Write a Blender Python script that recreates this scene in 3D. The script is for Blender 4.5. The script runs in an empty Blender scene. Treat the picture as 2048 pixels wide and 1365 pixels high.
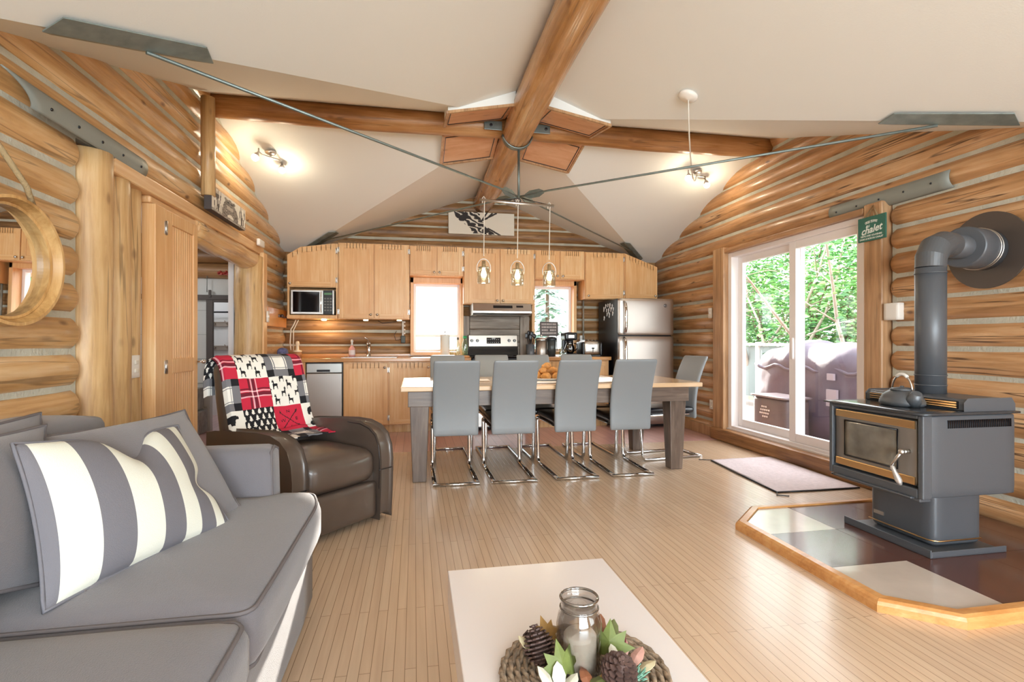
import bpy, bmesh, math, random
from mathutils import Vector, Matrix, noise
SC = bpy.context.scene
COL = SC.collection
rnd = random.Random(7)
PI = math.pi

# ------------------------------------------------------------------ helpers
def lin(h):
    h = h.lstrip('#')
    out = []
    for i in (0, 2, 4):
        c = int(h[i:i+2], 16) / 255
        out.append(c / 12.92 if c <= .04045 else ((c + .055) / 1.055) ** 2.4)
    return (*out, 1)

def V(*a):
    return Vector(a)

class MB:
    """collects shapes and links them as ONE mesh object"""
    def __init__(s):
        s.v = []; s.f = []; s.m = []; s.s = []
    def add(s, vs, fs, mi=0, sm=False):
        o = len(s.v)
        s.v += [Vector(p) for p in vs]
        for k, f in enumerate(fs):
            s.f.append([i + o for i in f])
            s.m.append(mi[k] if isinstance(mi, list) else mi)
            s.s.append(sm)
        return s
    def box(s, x0, x1, y0, y1, z0, z1, mi=0, M=None):
        vs = [V(x, y, z) for z in (z0, z1) for y in (y0, y1) for x in (x0, x1)]
        if M is not None: vs = [M @ p for p in vs]
        return s.add(vs, [(0, 2, 3, 1), (4, 5, 7, 6), (0, 1, 5, 4), (1, 3, 7, 5), (3, 2, 6, 7), (2, 0, 4, 6)], mi)
    def prism(s, poly, a, b, plane='xz', mi=0, sm=False, M=None):
        """poly of 2-D points extruded from a to b along the third axis"""
        def mk(p, t):
            q = {'xz': (p[0], t, p[1]), 'xy': (p[0], p[1], t), 'yz': (t, p[0], p[1])}[plane]
            return M @ Vector(q) if M is not None else Vector(q)
        n = len(poly)
        vs = [mk(p, a) for p in poly] + [mk(p, b) for p in poly]
        fs = [list(range(n)), list(range(2*n-1, n-1, -1))]
        fs += [(i, (i+1) % n + 0, (i+1) % n + n, i + n) for i in range(n)]
        s.add(vs, fs[:2], mi, False)
        o = len(s.v) - 2*n
        for f in fs[2:]:
            s.f.append([i + o for i in f]); s.m.append(mi); s.s.append(sm)
        return s
    def tube(s, pts, r, n=10, mi=0, closed=False, caps=True, sm=True, flat=None, up=None):
        pts = [Vector(p) for p in pts]
        N = len(pts)
        rs = r if isinstance(r, (list, tuple)) else [r] * N
        T = []
        for i in range(N):
            if closed: d = pts[(i+1) % N] - pts[i-1]
            else: d = pts[min(i+1, N-1)] - pts[max(i-1, 0)]
            T.append(d.normalized() if d.length > 1e-9 else V(0, 0, 1))
        u = up if up is not None else (V(0, 0, 1) if abs(T[0].z) < .9 else V(1, 0, 0))
        u = Vector(u); u = (u - T[0]*u.dot(T[0])).normalized()
        rings = []
        for i in range(N):
            u = (u - T[i]*u.dot(T[i]))
            u = u.normalized() if u.length > 1e-6 else T[i].orthogonal().normalized()
            w = T[i].cross(u)
            ring = []
            for k in range(n):
                a = 2*PI*(k + .5)/n
                fx = flat[0] if flat else 1; fy = flat[1] if flat else 1
                ring.append(pts[i] + (u*math.cos(a)*fx + w*math.sin(a)*fy)*rs[i])
            rings.append(ring)
        vs = [p for ring in rings for p in ring]
        fs = []
        for i in range(N if closed else N-1):
            j = (i+1) % N
            for k in range(n):
                l = (k+1) % n
                fs.append((i*n+k, i*n+l, j*n+l, j*n+k))
        s.add(vs, fs, mi, sm)
        if caps and not closed:
            o = len(s.v) - len(vs)
            s.f.append([o + k for k in range(n-1, -1, -1)]); s.m.append(mi); s.s.append(False)
            s.f.append([o + (N-1)*n + k for k in range(n)]); s.m.append(mi); s.s.append(False)
        return s
    def cyl(s, a, b, r0, r1=None, n=16, mi=0, sm=True):
        return s.tube([a, b], [r0, r0 if r1 is None else r1], n, mi, sm=sm)
    def lathe(s, prof, c=(0, 0, 0), n=24, mi=0, M=None, sm=True, squash=(1, 1)):
        c = Vector(c); vs = []; fs = []
        L = len(prof)
        for (r, z) in prof:
            for k in range(n):
                a = 2*PI*k/n
                p = V(max(r, 1e-5)*math.cos(a)*squash[0], max(r, 1e-5)*math.sin(a)*squash[1], z)
                if M is not None: p = M @ p
                vs.append(p + c)
        for i in range(L-1):
            for k in range(n):
                l = (k+1) % n
                fs.append((i*n+k, i*n+l, (i+1)*n+l, (i+1)*n+k))
        return s.add(vs, fs, mi, sm)
    def grid(s, fn, nu, nv, mi=0, sm=True, closeu=False, mf=None):
        vs = [Vector(fn(i/nu, j/nv)) for j in range(nv+1) for i in range(nu + (0 if closeu else 1))]
        w = nu if closeu else nu+1
        fs = []; ms = []
        for j in range(nv):
            for i in range(nu):
                i2 = (i+1) % w if closeu else i+1
                fs.append((j*w+i, j*w+i2, (j+1)*w+i2, (j+1)*w+i))
                ms.append(mf((i+.5)/nu, (j+.5)/nv) if mf else mi)
        return s.add(vs, fs, ms, sm)
    def ball(s, c, r, n=14, mi=0, M=None):
        rx, ry, rz = r if isinstance(r, (tuple, list)) else (r, r, r)
        c = Vector(c); m = max(6, n//2)
        def fn(u, v):
            a = 2*PI*u; b = -PI/2 + PI*v
            cb = max(math.cos(b), 1e-4)
            p = V(rx*cb*math.cos(a), ry*cb*math.sin(a), rz*math.sin(b))
            return c + (M @ p if M is not None else p)
        return s.grid(fn, n, m, mi, True, closeu=True)
    def rbox(s, x0, x1, y0, y1, z0, z1, r=.03, puff=(0, 0, 0), n=8, mi=0, M=None, fn=None, crown=2):
        """rounded, puffed box"""
        lo = V(x0, y0, z0); hi = V(x1, y1, z1); c = (lo+hi)/2; h = (hi-lo)/2
        r = min(r, h.x, h.y, h.z)
        ih = h - V(r, r, r)
        cache = {}
        vs = []; fs = []
        def ts(i):
            # denser near the ends
            t = -1 + 2*i/n
            return math.sin(t*PI/2)*.55 + t*.45
        def vert(p):
            key = (round(p[0], 5), round(p[1], 5), round(p[2], 5))
            if key in cache: return cache[key]
            q = V(p[0]*h.x, p[1]*h.y, p[2]*h.z)
            inn = V(*[max(-ih[k], min(ih[k], q[k])) for k in range(3)])
            d = q - inn
            if d.length > 1e-9: d = d.normalized()*r
            w = inn + d
            t = [w[k]/h[k] for k in range(3)]
            w.x += math.copysign(puff[0], t[0])*(1-abs(t[1])**crown)*(1-abs(t[2])**crown)*abs(t[0])
            w.y += math.copysign(puff[1], t[1])*(1-abs(t[0])**crown)*(1-abs(t[2])**crown)*abs(t[1])
            w.z += math.copysign(puff[2], t[2])*(1-abs(t[0])**crown)*(1-abs(t[1])**crown)*abs(t[2])
            w = w + c
            if fn: w = Vector(fn(w))
            if M is not None: w = M @ w
            cache[key] = len(vs); vs.append(w)
            return cache[key]
        for ax in range(3):
            for sg in (-1, 1):
                for i in range(n):
                    for j in range(n):
                        q = []
                        for (a, b) in ((i, j), (i+1, j), (i+1, j+1), (i, j+1)):
                            p = [0, 0, 0]; p[ax] = sg; p[(ax+1) % 3] = ts(a); p[(ax+2) % 3] = ts(b)
                            q.append(vert(p))
                        fs.append(q if sg > 0 else q[::-1])
        return s.add(vs, fs, mi, True)
    def pillow(s, c00, c10, c11, c01, thick, n=22, mi=0, mf=None, pinch=.05, dent=None):
        """knife-edge pillow on four corners; returns edge loop"""
        c = [Vector(p) for p in (c00, c10, c11, c01)]
        nrm = ((c[1]-c[0]).cross(c[3]-c[0])).normalized()
        ctr = sum(c, Vector())/4
        def base(u, v):
            p = c[0]*(1-u)*(1-v) + c[1]*u*(1-v) + c[2]*u*v + c[3]*(1-u)*v
            e = pinch
            U = 4*u*(1-u); W = 4*v*(1-v)
            du = (c[1]+c[2]-c[0]-c[3])/2; dv = (c[3]+c[2]-c[0]-c[1])/2
            # edges pulled in between the corners
            p = p + dv*(e*U*(1-v)**2) - dv*(e*U*v**2) + du*(e*W*(1-u)**2) - du*(e*W*u**2)
            if dent: p = p + dent(u, v, du, dv, nrm)
            return p
        for sg in (1, -1):
            def fn(u, v):
                U = max(0, 4*u*(1-u)); W = max(0, 4*v*(1-v))
                t = (U**.55)*(W**.55)*thick/2
                return base(u, v) + nrm*t*sg
            def fm(u, v): return mf(u, v) if mf else mi
            if sg > 0: s.grid(fn, n, n, mf=fm)
            else: s.grid(lambda u, v: fn(1-u, v), n, n, mf=lambda u, v: fm(1-u, v))
        loop = [base(t/16, 0) for t in range(16)] + [base(1, t/16) for t in range(16)] + \
               [base(1-t/16, 1) for t in range(16)] + [base(0, 1-t/16) for t in range(16)]
        return loop
    def build(s, name, mats, parent=None, bevel=0, label=None, local=False, seg=2, sub=0, kind=None, angle=40):
        me = bpy.data.meshes.new(name)
        o = bpy.data.objects.new(name, me)
        vs = s.v
        if parent is not None:
            root = parent
            while root.parent is not None: root = root.parent
            o.parent = parent
            if not local:
                inv = frame(root).inverted()
                vs = [inv @ p for p in vs]
        else:
            xs = [p.x for p in vs]; ys = [p.y for p in vs]; zs = [p.z for p in vs]
            org = V((min(xs)+max(xs))/2, (min(ys)+max(ys))/2, min(zs))
            vs = [p - org for p in vs]; o.location = org
        me.from_pydata([tuple(p) for p in vs], [], s.f)
        if not isinstance(mats, (list, tuple)): mats = [mats]
        for m in mats: me.materials.append(m)
        me.polygons.foreach_set('material_index', s.m)
        me.polygons.foreach_set('use_smooth', s.s)
        me.validate(); me.update()
        COL.objects.link(o)
        if bevel:
            b = o.modifiers.new('bevel', 'BEVEL'); b.width = bevel; b.segments = seg
            b.limit_method = 'ANGLE'; b.angle_limit = math.radians(angle)
        if sub:
            q = o.modifiers.new('sub', 'SUBSURF'); q.levels = sub; q.render_levels = sub
        if label: o['label'] = label
        if kind: o['kind'] = kind
        return o

def frame(o):
    return Matrix.Translation(o.location) @ o.rotation_euler.to_matrix().to_4x4()

def thing(name, label, cat, loc=(0, 0, 0), rotz=0, group=None, rot=None):
    o = bpy.data.objects.new(name, None); COL.objects.link(o)
    o.empty_display_size = .1
    o.location = loc; o.rotation_euler = rot if rot else (0, 0, rotz)
    o['label'] = label; o['category'] = cat
    if group: o['group'] = group
    return o

def tag(o, label, cat, group=None):
    o['label'] = label; o['category'] = cat
    if group: o['group'] = group
    return o

def struct(name, loc=(0, 0, 0), label=None):
    o = bpy.data.objects.new(name, None); COL.objects.link(o)
    o.location = loc; o['kind'] = 'structure'
    if label: o['label'] = label
    return o

def dup(root, loc, rotz, label):
    r = root.copy(); COL.objects.link(r)
    r.location = loc; r.rotation_euler = (0, 0, rotz); r['label'] = label
    for ch in list(root.children):
        c = ch.copy(); COL.objects.link(c); c.parent = r
        for g in list(ch.children):
            d = g.copy(); COL.objects.link(d); d.parent = c
    return r

def text_geo(txt, size, shear=0, bold=0, spacing=1):
    """2-D verts and faces of built-in lettering centred on x"""
    cu = bpy.data.curves.new('lettering', 'FONT')
    cu.body = txt; cu.size = size; cu.align_x = 'CENTER'; cu.shear = shear; cu.offset = bold
    cu.space_character = spacing; cu.resolution_u = 3
    ob = bpy.data.objects.new('lettering', cu); COL.objects.link(ob)
    me = ob.to_mesh()
    vs = [(v.co.x, v.co.y) for v in me.vertices]; fs = [list(p.vertices) for p in me.polygons]
    ob.to_mesh_clear()
    bpy.data.objects.remove(ob); bpy.data.curves.remove(cu)
    return vs, fs

def inpoly(x, y, P):
    c = False; j = len(P)-1
    for i in range(len(P)):
        xi, yi = P[i]; xj, yj = P[j]
        if (yi > y) != (yj > y) and x < (xj-xi)*(y-yi)/(yj-yi+1e-12)+xi: c = not c
        j = i
    return c

# ------------------------------------------------------------------ materials
MATS = {}
def newmat(name):
    m = bpy.data.materials.new(name); m.use_nodes = True
    nt = m.node_tree; b = nt.nodes['Principled BSDF']
    return m, nt, b

def mat(name, col, rough=.5, metal=0, bump=0, bscale=200, coat=0, var=0, vscale=8, emit=0, sheen=0, spec=.5, stretch=(1, 1, 1)):
    m, nt, b = newmat(name)
    c = lin(col) if isinstance(col, str) else col
    b.inputs['Base Color'].default_value = c
    b.inputs['Roughness'].default_value = rough
    b.inputs['Metallic'].default_value = metal
    b.inputs['Coat Weight'].default_value = coat
    b.inputs['Coat Roughness'].default_value = .1
    b.inputs['Specular IOR Level'].default_value = spec
    b.inputs['Sheen Weight'].default_value = sheen
    if emit:
        b.inputs['Emission Color'].default_value = c
        b.inputs['Emission Strength'].default_value = emit
    tc = nt.nodes.new('ShaderNodeTexCoord'); mp = nt.nodes.new('ShaderNodeMapping')
    mp.inputs['Scale'].default_value = stretch
    nt.links.new(tc.outputs['Object'], mp.inputs['Vector'])
    nz = nt.nodes.new('ShaderNodeTexNoise'); nz.inputs['Scale'].default_value = vscale; nz.inputs['Detail'].default_value = 5
    nt.links.new(mp.outputs[0], nz.inputs['Vector'])
    hv = nt.nodes.new('ShaderNodeHueSaturation')
    hv.inputs['Color'].default_value = c
    mr = nt.nodes.new('ShaderNodeMapRange'); mr.inputs['From Min'].default_value = .3; mr.inputs['From Max'].default_value = .7
    mr.inputs['To Min'].default_value = 1-var; mr.inputs['To Max'].default_value = 1+var
    nt.links.new(nz.outputs['Fac'], mr.inputs['Value']); nt.links.new(mr.outputs[0], hv.inputs['Value'])
    nt.links.new(hv.outputs[0], b.inputs['Base Color'])
    if bump:
        n2 = nt.nodes.new('ShaderNodeTexNoise'); n2.inputs['Scale'].default_value = bscale; n2.inputs['Detail'].default_value = 3
        nt.links.new(mp.outputs[0], n2.inputs['Vector'])
        bp = nt.nodes.new('ShaderNodeBump'); bp.inputs['Strength'].default_value = bump; bp.inputs['Distance'].default_value = .01
        nt.links.new(n2.outputs['Fac'], bp.inputs['Height']); nt.links.new(bp.outputs[0], b.inputs['Normal'])
    MATS[name] = m
    return m

def wood(name, cols, axis='y', rough=.4, grain=26, knots=.5, bump=.25, cracks=.5, along=.06, patch=1.2, coat=0):
    """log / board wood; cols = dark, mid, light; grain runs along axis"""
    m, nt, b = newmat(name)
    N = nt.nodes; L = nt.links
    tc = N.new('ShaderNodeTexCoord')
    def mapping(al):
        mp = N.new('ShaderNodeMapping')
        sc = {'x': (al, 1, 1), 'y': (1, al, 1), 'z': (1, 1, al)}[axis]
        mp.inputs['Scale'].default_value = sc
        L.new(tc.outputs['Object'], mp.inputs['Vector'])
        return mp
    mp = mapping(along); mp2 = mapping(.35)
    g = N.new('ShaderNodeTexNoise'); g.inputs['Scale'].default_value = grain; g.inputs['Detail'].default_value = 7; g.inputs['Roughness'].default_value = .65
    g.inputs['Distortion'].default_value = .6
    L.new(mp.outputs[0], g.inputs['Vector'])
    p = N.new('ShaderNodeTexNoise'); p.inputs['Scale'].default_value = patch*4; p.inputs['Detail'].default_value = 3
    L.new(mp2.outputs[0], p.inputs['Vector'])
    mx = N.new('ShaderNodeMath'); mx.operation = 'MULTIPLY_ADD'; mx.inputs[1].default_value = .55
    L.new(g.outputs['Fac'], mx.inputs[0])
    ml = N.new('ShaderNodeMath'); ml.operation = 'MULTIPLY'; ml.inputs[1].default_value = .45
    L.new(p.outputs['Fac'], ml.inputs[0]); L.new(ml.outputs[0], mx.inputs[2])
    cr = N.new('ShaderNodeValToRGB')
    e = cr.color_ramp.elements
    e[0].position = .36; e[0].color = lin(cols[0])
    e[1].position = .64; e[1].color = lin(cols[2])
    k = cr.color_ramp.elements.new(.5); k.color = lin(cols[1])
    L.new(mx.outputs[0], cr.inputs['Fac'])
    col = cr.outputs[0]
    def darken(fac_out, colr, prev):
        mm = N.new('ShaderNodeMix'); mm.data_type = 'RGBA'
        mm.inputs['B'].default_value = lin(colr)
        L.new(prev, mm.inputs['A']); L.new(fac_out, mm.inputs['Factor'])
        return mm.outputs['Result']
    hsum = g.outputs['Fac']
    if cracks:
        mp3 = mapping(.035)
        c = N.new('ShaderNodeTexNoise'); c.inputs['Scale'].default_value = 15; c.inputs['Detail'].default_value = 2
        L.new(mp3.outputs[0], c.inputs['Vector'])
        ab = N.new('ShaderNodeMath'); ab.operation = 'SUBTRACT'; ab.inputs[1].default_value = .5; L.new(c.outputs['Fac'], ab.inputs[0])
        a2 = N.new('ShaderNodeMath'); a2.operation = 'ABSOLUTE'; L.new(ab.outputs[0], a2.inputs[0])
        mr = N.new('ShaderNodeMapRange'); mr.inputs['From Min'].default_value = .004; mr.inputs['From Max'].default_value = .02
        mr.inputs['To Min'].default_value = cracks; mr.inputs['To Max'].default_value = 0
        L.new(a2.outputs[0], mr.inputs['Value'])
        # only in patches
        mul = N.new('ShaderNodeMath'); mul.operation = 'MULTIPLY'
        r3 = N.new('ShaderNodeMapRange'); r3.inputs['From Min'].default_value = .47; r3.inputs['From Max'].default_value = .56
        L.new(p.outputs['Fac'], r3.inputs['Value']); L.new(mr.outputs[0], mul.inputs[0]); L.new(r3.outputs[0], mul.inputs[1])
        col = darken(mul.outputs[0], '#4a2e1a', col)
    if knots:
        mp4 = mapping(.45)
        vo = N.new('ShaderNodeTexVoronoi'); vo.inputs['Scale'].default_value = 8
        L.new(mp4.outputs[0], vo.inputs['Vector'])
        kr = N.new('ShaderNodeMapRange'); kr.inputs['From Min'].default_value = .06; kr.inputs['From Max'].default_value = .15
        kr.inputs['To Min'].default_value = knots; kr.inputs['To Max'].default_value = 0
        L.new(vo.outputs['Distance'], kr.inputs['Value'])
        col = darken(kr.outputs[0], '#5c3519', col)
    L.new(col, b.inputs['Base Color'])
    b.inputs['Roughness'].default_value = rough
    b.inputs['Coat Weight'].default_value = coat; b.inputs['Coat Roughness'].default_value = .15
    bp = N.new('ShaderNodeBump'); bp.inputs['Strength'].default_value = bump; bp.inputs['Distance'].default_value = .02
    L.new(mx.outputs[0], bp.inputs['Height']); L.new(bp.outputs[0], b.inputs['Normal'])
    MATS[name] = m
    return m

def glassmat(name, tint='#ffffff', refl=1.0, base=.04):
    """thin clear glass: see-through with a mirror coat at grazing angles"""
    m = bpy.data.materials.new(name); m.use_nodes = True
    nt = m.node_tree; nt.nodes.clear()
    out = nt.nodes.new('ShaderNodeOutputMaterial'); mix = nt.nodes.new('ShaderNodeMixShader')
    t = nt.nodes.new('ShaderNodeBsdfTransparent'); t.inputs[0].default_value = lin(tint)
    g = nt.nodes.new('ShaderNodeBsdfGlossy'); g.inputs['Roughness'].default_value = .02; g.inputs['Color'].default_value = (refl, refl, refl, 1)
    lw = nt.nodes.new('ShaderNodeLayerWeight'); lw.inputs['Blend'].default_value = .5
    pw_ = nt.nodes.new('ShaderNodeMath'); pw_.operation = 'POWER'; pw_.inputs[1].default_value = 5
    nt.links.new(lw.outputs['Facing'], pw_.inputs[0])
    ad = nt.nodes.new('ShaderNodeMath'); ad.operation = 'MULTIPLY_ADD'; ad.inputs[1].default_value = .7; ad.inputs[2].default_value = base; ad.use_clamp = True
    nt.links.new(pw_.outputs[0], ad.inputs[0]); nt.links.new(ad.outputs[0], mix.inputs[0])
    nt.links.new(t.outputs[0], mix.inputs[1]); nt.links.new(g.outputs[0], mix.inputs[2]); nt.links.new(mix.outputs[0], out.inputs[0])
    MATS[name] = m
    return m

LOGC = ('#a67b4c', '#cc9f6a', '#e0be90')
log_y = wood('log_along_y', LOGC, 'y', rough=.3, coat=.35, knots=.8)
log_yr = wood('log_right_wall', ('#926943', '#bc8d60', '#d6af86'), 'y', rough=.34, cracks=.9, coat=.25, knots=.8)
log_x = wood('log_along_x', ('#6f4f33', '#987148', '#b89066'), 'x', rough=.45)  # darker stain of the back wall, with some shade put into the colour
log_z = wood('log_upright', ('#a87f50', '#cca572', '#e0c294'), 'z', rough=.4)
beam_y = wood('beam_along_y', ('#97693c', '#bd8a55', '#d8ac78'), 'y', rough=.25, coat=.3, bump=.5)
beam_x = wood('beam_along_x', ('#855830', '#ab7846', '#c6986a'), 'x', rough=.35)
pine_z = wood('pine_upright', ('#d6a068', '#e0b07a', '#eac594'), 'z', rough=.38, knots=0, cracks=0, bump=.05, along=.03, grain=60)
pine_x = wood('pine_level', ('#d6a068', '#e0b07a', '#eac594'), 'x', rough=.38, knots=0, cracks=0, bump=.05, along=.03, grain=60)
pine_y = wood('pine_along_y', ('#d2a06a', '#dcae7c', '#e8c496'), 'y', rough=.38, knots=0, cracks=0, bump=.05, along=.03, grain=60)
plyw = wood('plywood', ('#c9916a', '#d9a67f', '#e4b895'), 'x', rough=.5, knots=.35, cracks=0, bump=.05, along=.15, grain=12)
trimw = wood('casing_wood', ('#94704e', '#b68d66', '#cda881'), 'z', rough=.4, cracks=.3, knots=.3)
tabletop_w = wood('tabletop_wood', ('#c9a680', '#dab994', '#e8ccac'), 'x', rough=.18, knots=.1, cracks=0, bump=.03, coat=.4, along=.03)
darkwood = wood('dark_stained_wood', ('#4a3d36', '#68594f', '#86766b'), 'z', rough=.35, knots=.2, cracks=.2, bump=.1)
darkwood_x = wood('dark_stained_wood_level', ('#4a3d36', '#68594f', '#86766b'), 'x', rough=.35, knots=.2, cracks=.2, bump=.1)
chink = mat('chinking', '#bdbbad', .9, bump=.5, bscale=60, var=.12)
drywall = mat('ceiling_paint', '#e9ebe9', .75, bump=.05, bscale=120)
whitep = mat('white_paint', '#eeeae4', .5)
vinyl = mat('white_vinyl', '#efeaea', .35)
steel = mat('brushed_steel', '#cfccc8', .3, 1, bump=.06, bscale=40, stretch=(20, 1, 1))
steel_v = mat('brushed_steel_upright', '#bdb6b0', .4, 1, bump=.05, bscale=40, stretch=(20, 20, 1))
chrome = mat('chrome', '#d9d9d9', .07, 1)
galv = mat('galvanised_metal', '#7d8784', .45, .7, var=.12, vscale=20)
galv_d = mat('dark_steel_plate', '#828c89', .4, .45, var=.2, vscale=14)
greychan = mat('grey_painted_channel', '#8e938e', .5, .2)
blackp = mat('black_plastic', '#15151a', .3)
blackg = mat('black_gloss', '#0b0b10', .08)
blackm = mat('black_stove_enamel', '#53575d', .36, .1, bump=.08, bscale=300)
blackm_top = mat('black_stove_top', '#4a4e54', .16, .5)
brass = mat('brass_strip', '#e8c08a', .3, 1)
glass = glassmat('window_glass')
jarglass = glassmat('jar_glass', '#f3f5f3', 1, .06)
smoke = glassmat('stove_glass', '#3a3a38', .8, .1)
WORLD, REAR, SUN, EXPO = 6.5, 350, 24.0, 0.12
# ------------------------------------------------------------------ camera
H = 1.12; YAW = math.atan(194/1034)
cam = bpy.data.cameras.new('camera'); co = bpy.data.objects.new('camera', cam); COL.objects.link(co)
cam.sensor_width = 36; cam.lens = 1034/2048*36; cam.clip_start = .02; cam.clip_end = 200
co.location = (0, 0, H); co.rotation_euler = (PI/2, 0, -YAW)
SC.camera = co

# ------------------------------------------------------------------ room shell
XL, XR, YB, YN = -1.63, 3.45, 7.05, -3.6
CX, CY, ZR, MX, MY = .91, 4.6, 3.14, .37, .355
PITCH = .178
def ceil_z(x, y):
    return max(ZR - MX*abs(x-CX), ZR - MY*abs(y-CY))

# floor: narrow oak strips along Y, pink boards in the kitchen
def boards(name, cols, gap, width, length, rough, coat=.3):
    m, nt, b = newmat(name); N = nt.nodes; L = nt.links
    tc = N.new('ShaderNodeTexCoord'); mp = N.new('ShaderNodeMapping'); mp.inputs['Rotation'].default_value = (0, 0, PI/2)
    L.new(tc.outputs['Object'], mp.inputs['Vector'])
    br = N.new('ShaderNodeTexBrick'); br.offset = .37; br.inputs['Scale'].default_value = 1
    br.inputs['Brick Width'].default_value = length; br.inputs['Row Height'].default_value = width
    br.inputs['Mortar Size'].default_value = gap; br.inputs['Mortar Smooth'].default_value = .2; br.inputs['Bias'].default_value = 0
    br.inputs['Color1'].default_value = lin(cols[0]); br.inputs['Color2'].default_value = lin(cols[1]); br.inputs['Mortar'].default_value = lin(cols[2])
    L.new(mp.outputs[0], br.inputs['Vector'])
    m2 = N.new('ShaderNodeMapping'); m2.inputs['Scale'].default_value = (1, .05, 1); L.new(tc.outputs['Object'], m2.inputs['Vector'])
    nz = N.new('ShaderNodeTexNoise'); nz.inputs['Scale'].default_value = 45; nz.inputs['Detail'].default_value = 5; L.new(m2.outputs[0], nz.inputs['Vector'])
    hv = N.new('ShaderNodeHueSaturation'); mr = N.new('ShaderNodeMapRange'); mr.inputs['To Min'].default_value = .82; mr.inputs['To Max'].default_value = 1.15
    L.new(nz.outputs['Fac'], mr.inputs['Value']); L.new(mr.outputs[0], hv.inputs['Value']); L.new(br.outputs['Color'], hv.inputs['Color'])
    L.new(hv.outputs[0], b.inputs['Base Color'])
    b.inputs['Roughness'].default_value = rough; b.inputs['Coat Weight'].default_value = coat; b.inputs['Coat Roughness'].default_value = .18
    bp = N.new('ShaderNodeBump'); bp.inputs['Strength'].default_value = .12; bp.inputs['Distance'].default_value = .01
    L.new(br.outputs['Fac'], bp.inputs['Height']); bp.invert = True; L.new(bp.outputs[0], b.inputs['Normal'])
    return m
oak = boards('oak_strip_floor', ('#cdb094', '#d4b99d', '#80684f'), .0011, .038, 1.1, .27, .3)
pink = boards('pink_kitchen_floor', ('#c79b96', '#d3aaa3', '#a57f7a'), .003, .09, 1.4, .3)
f = MB()
f.add([(-4.6, YN-.2, 0), (4.0, YN-.2, 0), (4.0, 5.32, 0), (-4.6, 5.32, 0)], [(0, 1, 2, 3)], 0)
f.add([(-4.6, 5.32, 0), (4.0, 5.32, 0), (4.0, 9.6, 0), (-4.6, 9.6, 0)], [(0, 1, 2, 3)], 1)
f.box(-4.6, 3.5, YN-.2, 9.6, -.2, -.01, 2)
f.build('floor', [oak, pink, whitep], kind='structure')

# ceiling: crossed gables, faceted along the groins
c = MB()
x0, x1, y0, y1 = XL-.2, XR+.2, YN-.2, YB+.2
hx0, hx1 = CX-x0, x1-CX
def gy(dx): return dx*MX/MY
quads = []
hw = x1-CX
yA, yB_ = CY-gy(hw), CY+gy(hw)   # where the groin reaches the walls
O = (CX, CY, ZR)
def pt(x, y): return (x, y, ceil_z(x, y))
for sx in (-1, 1):
    xe = CX+sx*hw
    c.add([O, pt(CX, y0), (xe, y0, ZR-MX*hw), (xe, yA, ZR-MX*hw)], [(0, 1, 2, 3)])
    c.add([O, (xe, yA, ZR-MX*hw), (xe, CY, ZR)], [(0, 1, 2)])
    c.add([O, (xe, CY, ZR), (xe, yB_, ZR-MX*hw)], [(0, 1, 2)])
    c.add([O, (xe, yB_, ZR-MX*hw), (CX, yB_, ZR)], [(0, 1, 2)])
n_ = len(c.v)
c.add([p + V(0, 0, .08) for p in c.v], [list(f) for f in c.f])
c.build('ceiling', [drywall], kind='structure')

# log walls ---------------------------------------------------------------
def log(mb, axis, a0, a1, at, z, r, sgn, e0=False, e1=False, mi=0, seed=0):
    n = max(6, int((a1-a0)/.16)); rr = random.Random(seed)
    pts = []; rs = []
    ph = rr.random()*50
    ts = [a0 + (a1-a0)*i/n for i in range(n+1)]
    if e0: ts = [a0, a0+.015, a0+.05] + [t for t in ts if t > a0+.07]
    if e1: ts = [t for t in ts if t < a1-.07] + [a1-.05, a1-.015, a1]
    for t in ts:
        q = r*(1 + .06*noise.noise(V(t*.9, ph, 0)) + .025*noise.noise(V(t*5, ph, 3)))
        if e0: q *= min(1, .62 + .38*math.sqrt(max(0, min(1, (t-a0)/.05))))
        if e1: q *= min(1, .62 + .38*math.sqrt(max(0, min(1, (a1-t)/.05))))
        zz = z + .007*noise.noise(V(t*.7, ph, 7)); off = at + .006*noise.noise(V(t*.8, ph, 11))
        pts.append(V(off, t, zz) if axis == 'y' else V(t, off, zz)); rs.append(q)
    mb.tube(pts, rs, 18, mi, up=V(0, 0, 1))

def log_wall(name, axis, plane, sgn, rows, mat_, seed):
    """sgn: +1 when the room lies on the larger-coordinate side of the plane"""
    w = MB(); g = MB(); R = .0955
    for k, (z, spans) in enumerate(rows):
        for (a0, a1, e0, e1) in spans:
            log(w, axis, a0, a1, plane - sgn*R, z, R, sgn, e0, e1, 0, seed*100+k*7+int(a0*10))
            p0, p1 = sorted((plane - sgn*.036, plane - sgn*.15))
            b0 = a0 + (.012 if e0 else 0); b1 = a1 - (.012 if e1 else 0)
            if axis == 'y': g.box(p0, p1, b0, b1, z-PITCH/2, z+PITCH/2)
            else: g.box(b0, b1, p0, p1, z-PITCH/2, z+PITCH/2)
    o = w.build(name, [mat_], kind='structure')
    q = g.build('chinking', [chink], o, local=True)
    off = o.location
    for v in q.data.vertices: v.co = v.co - off
    return o

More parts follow.
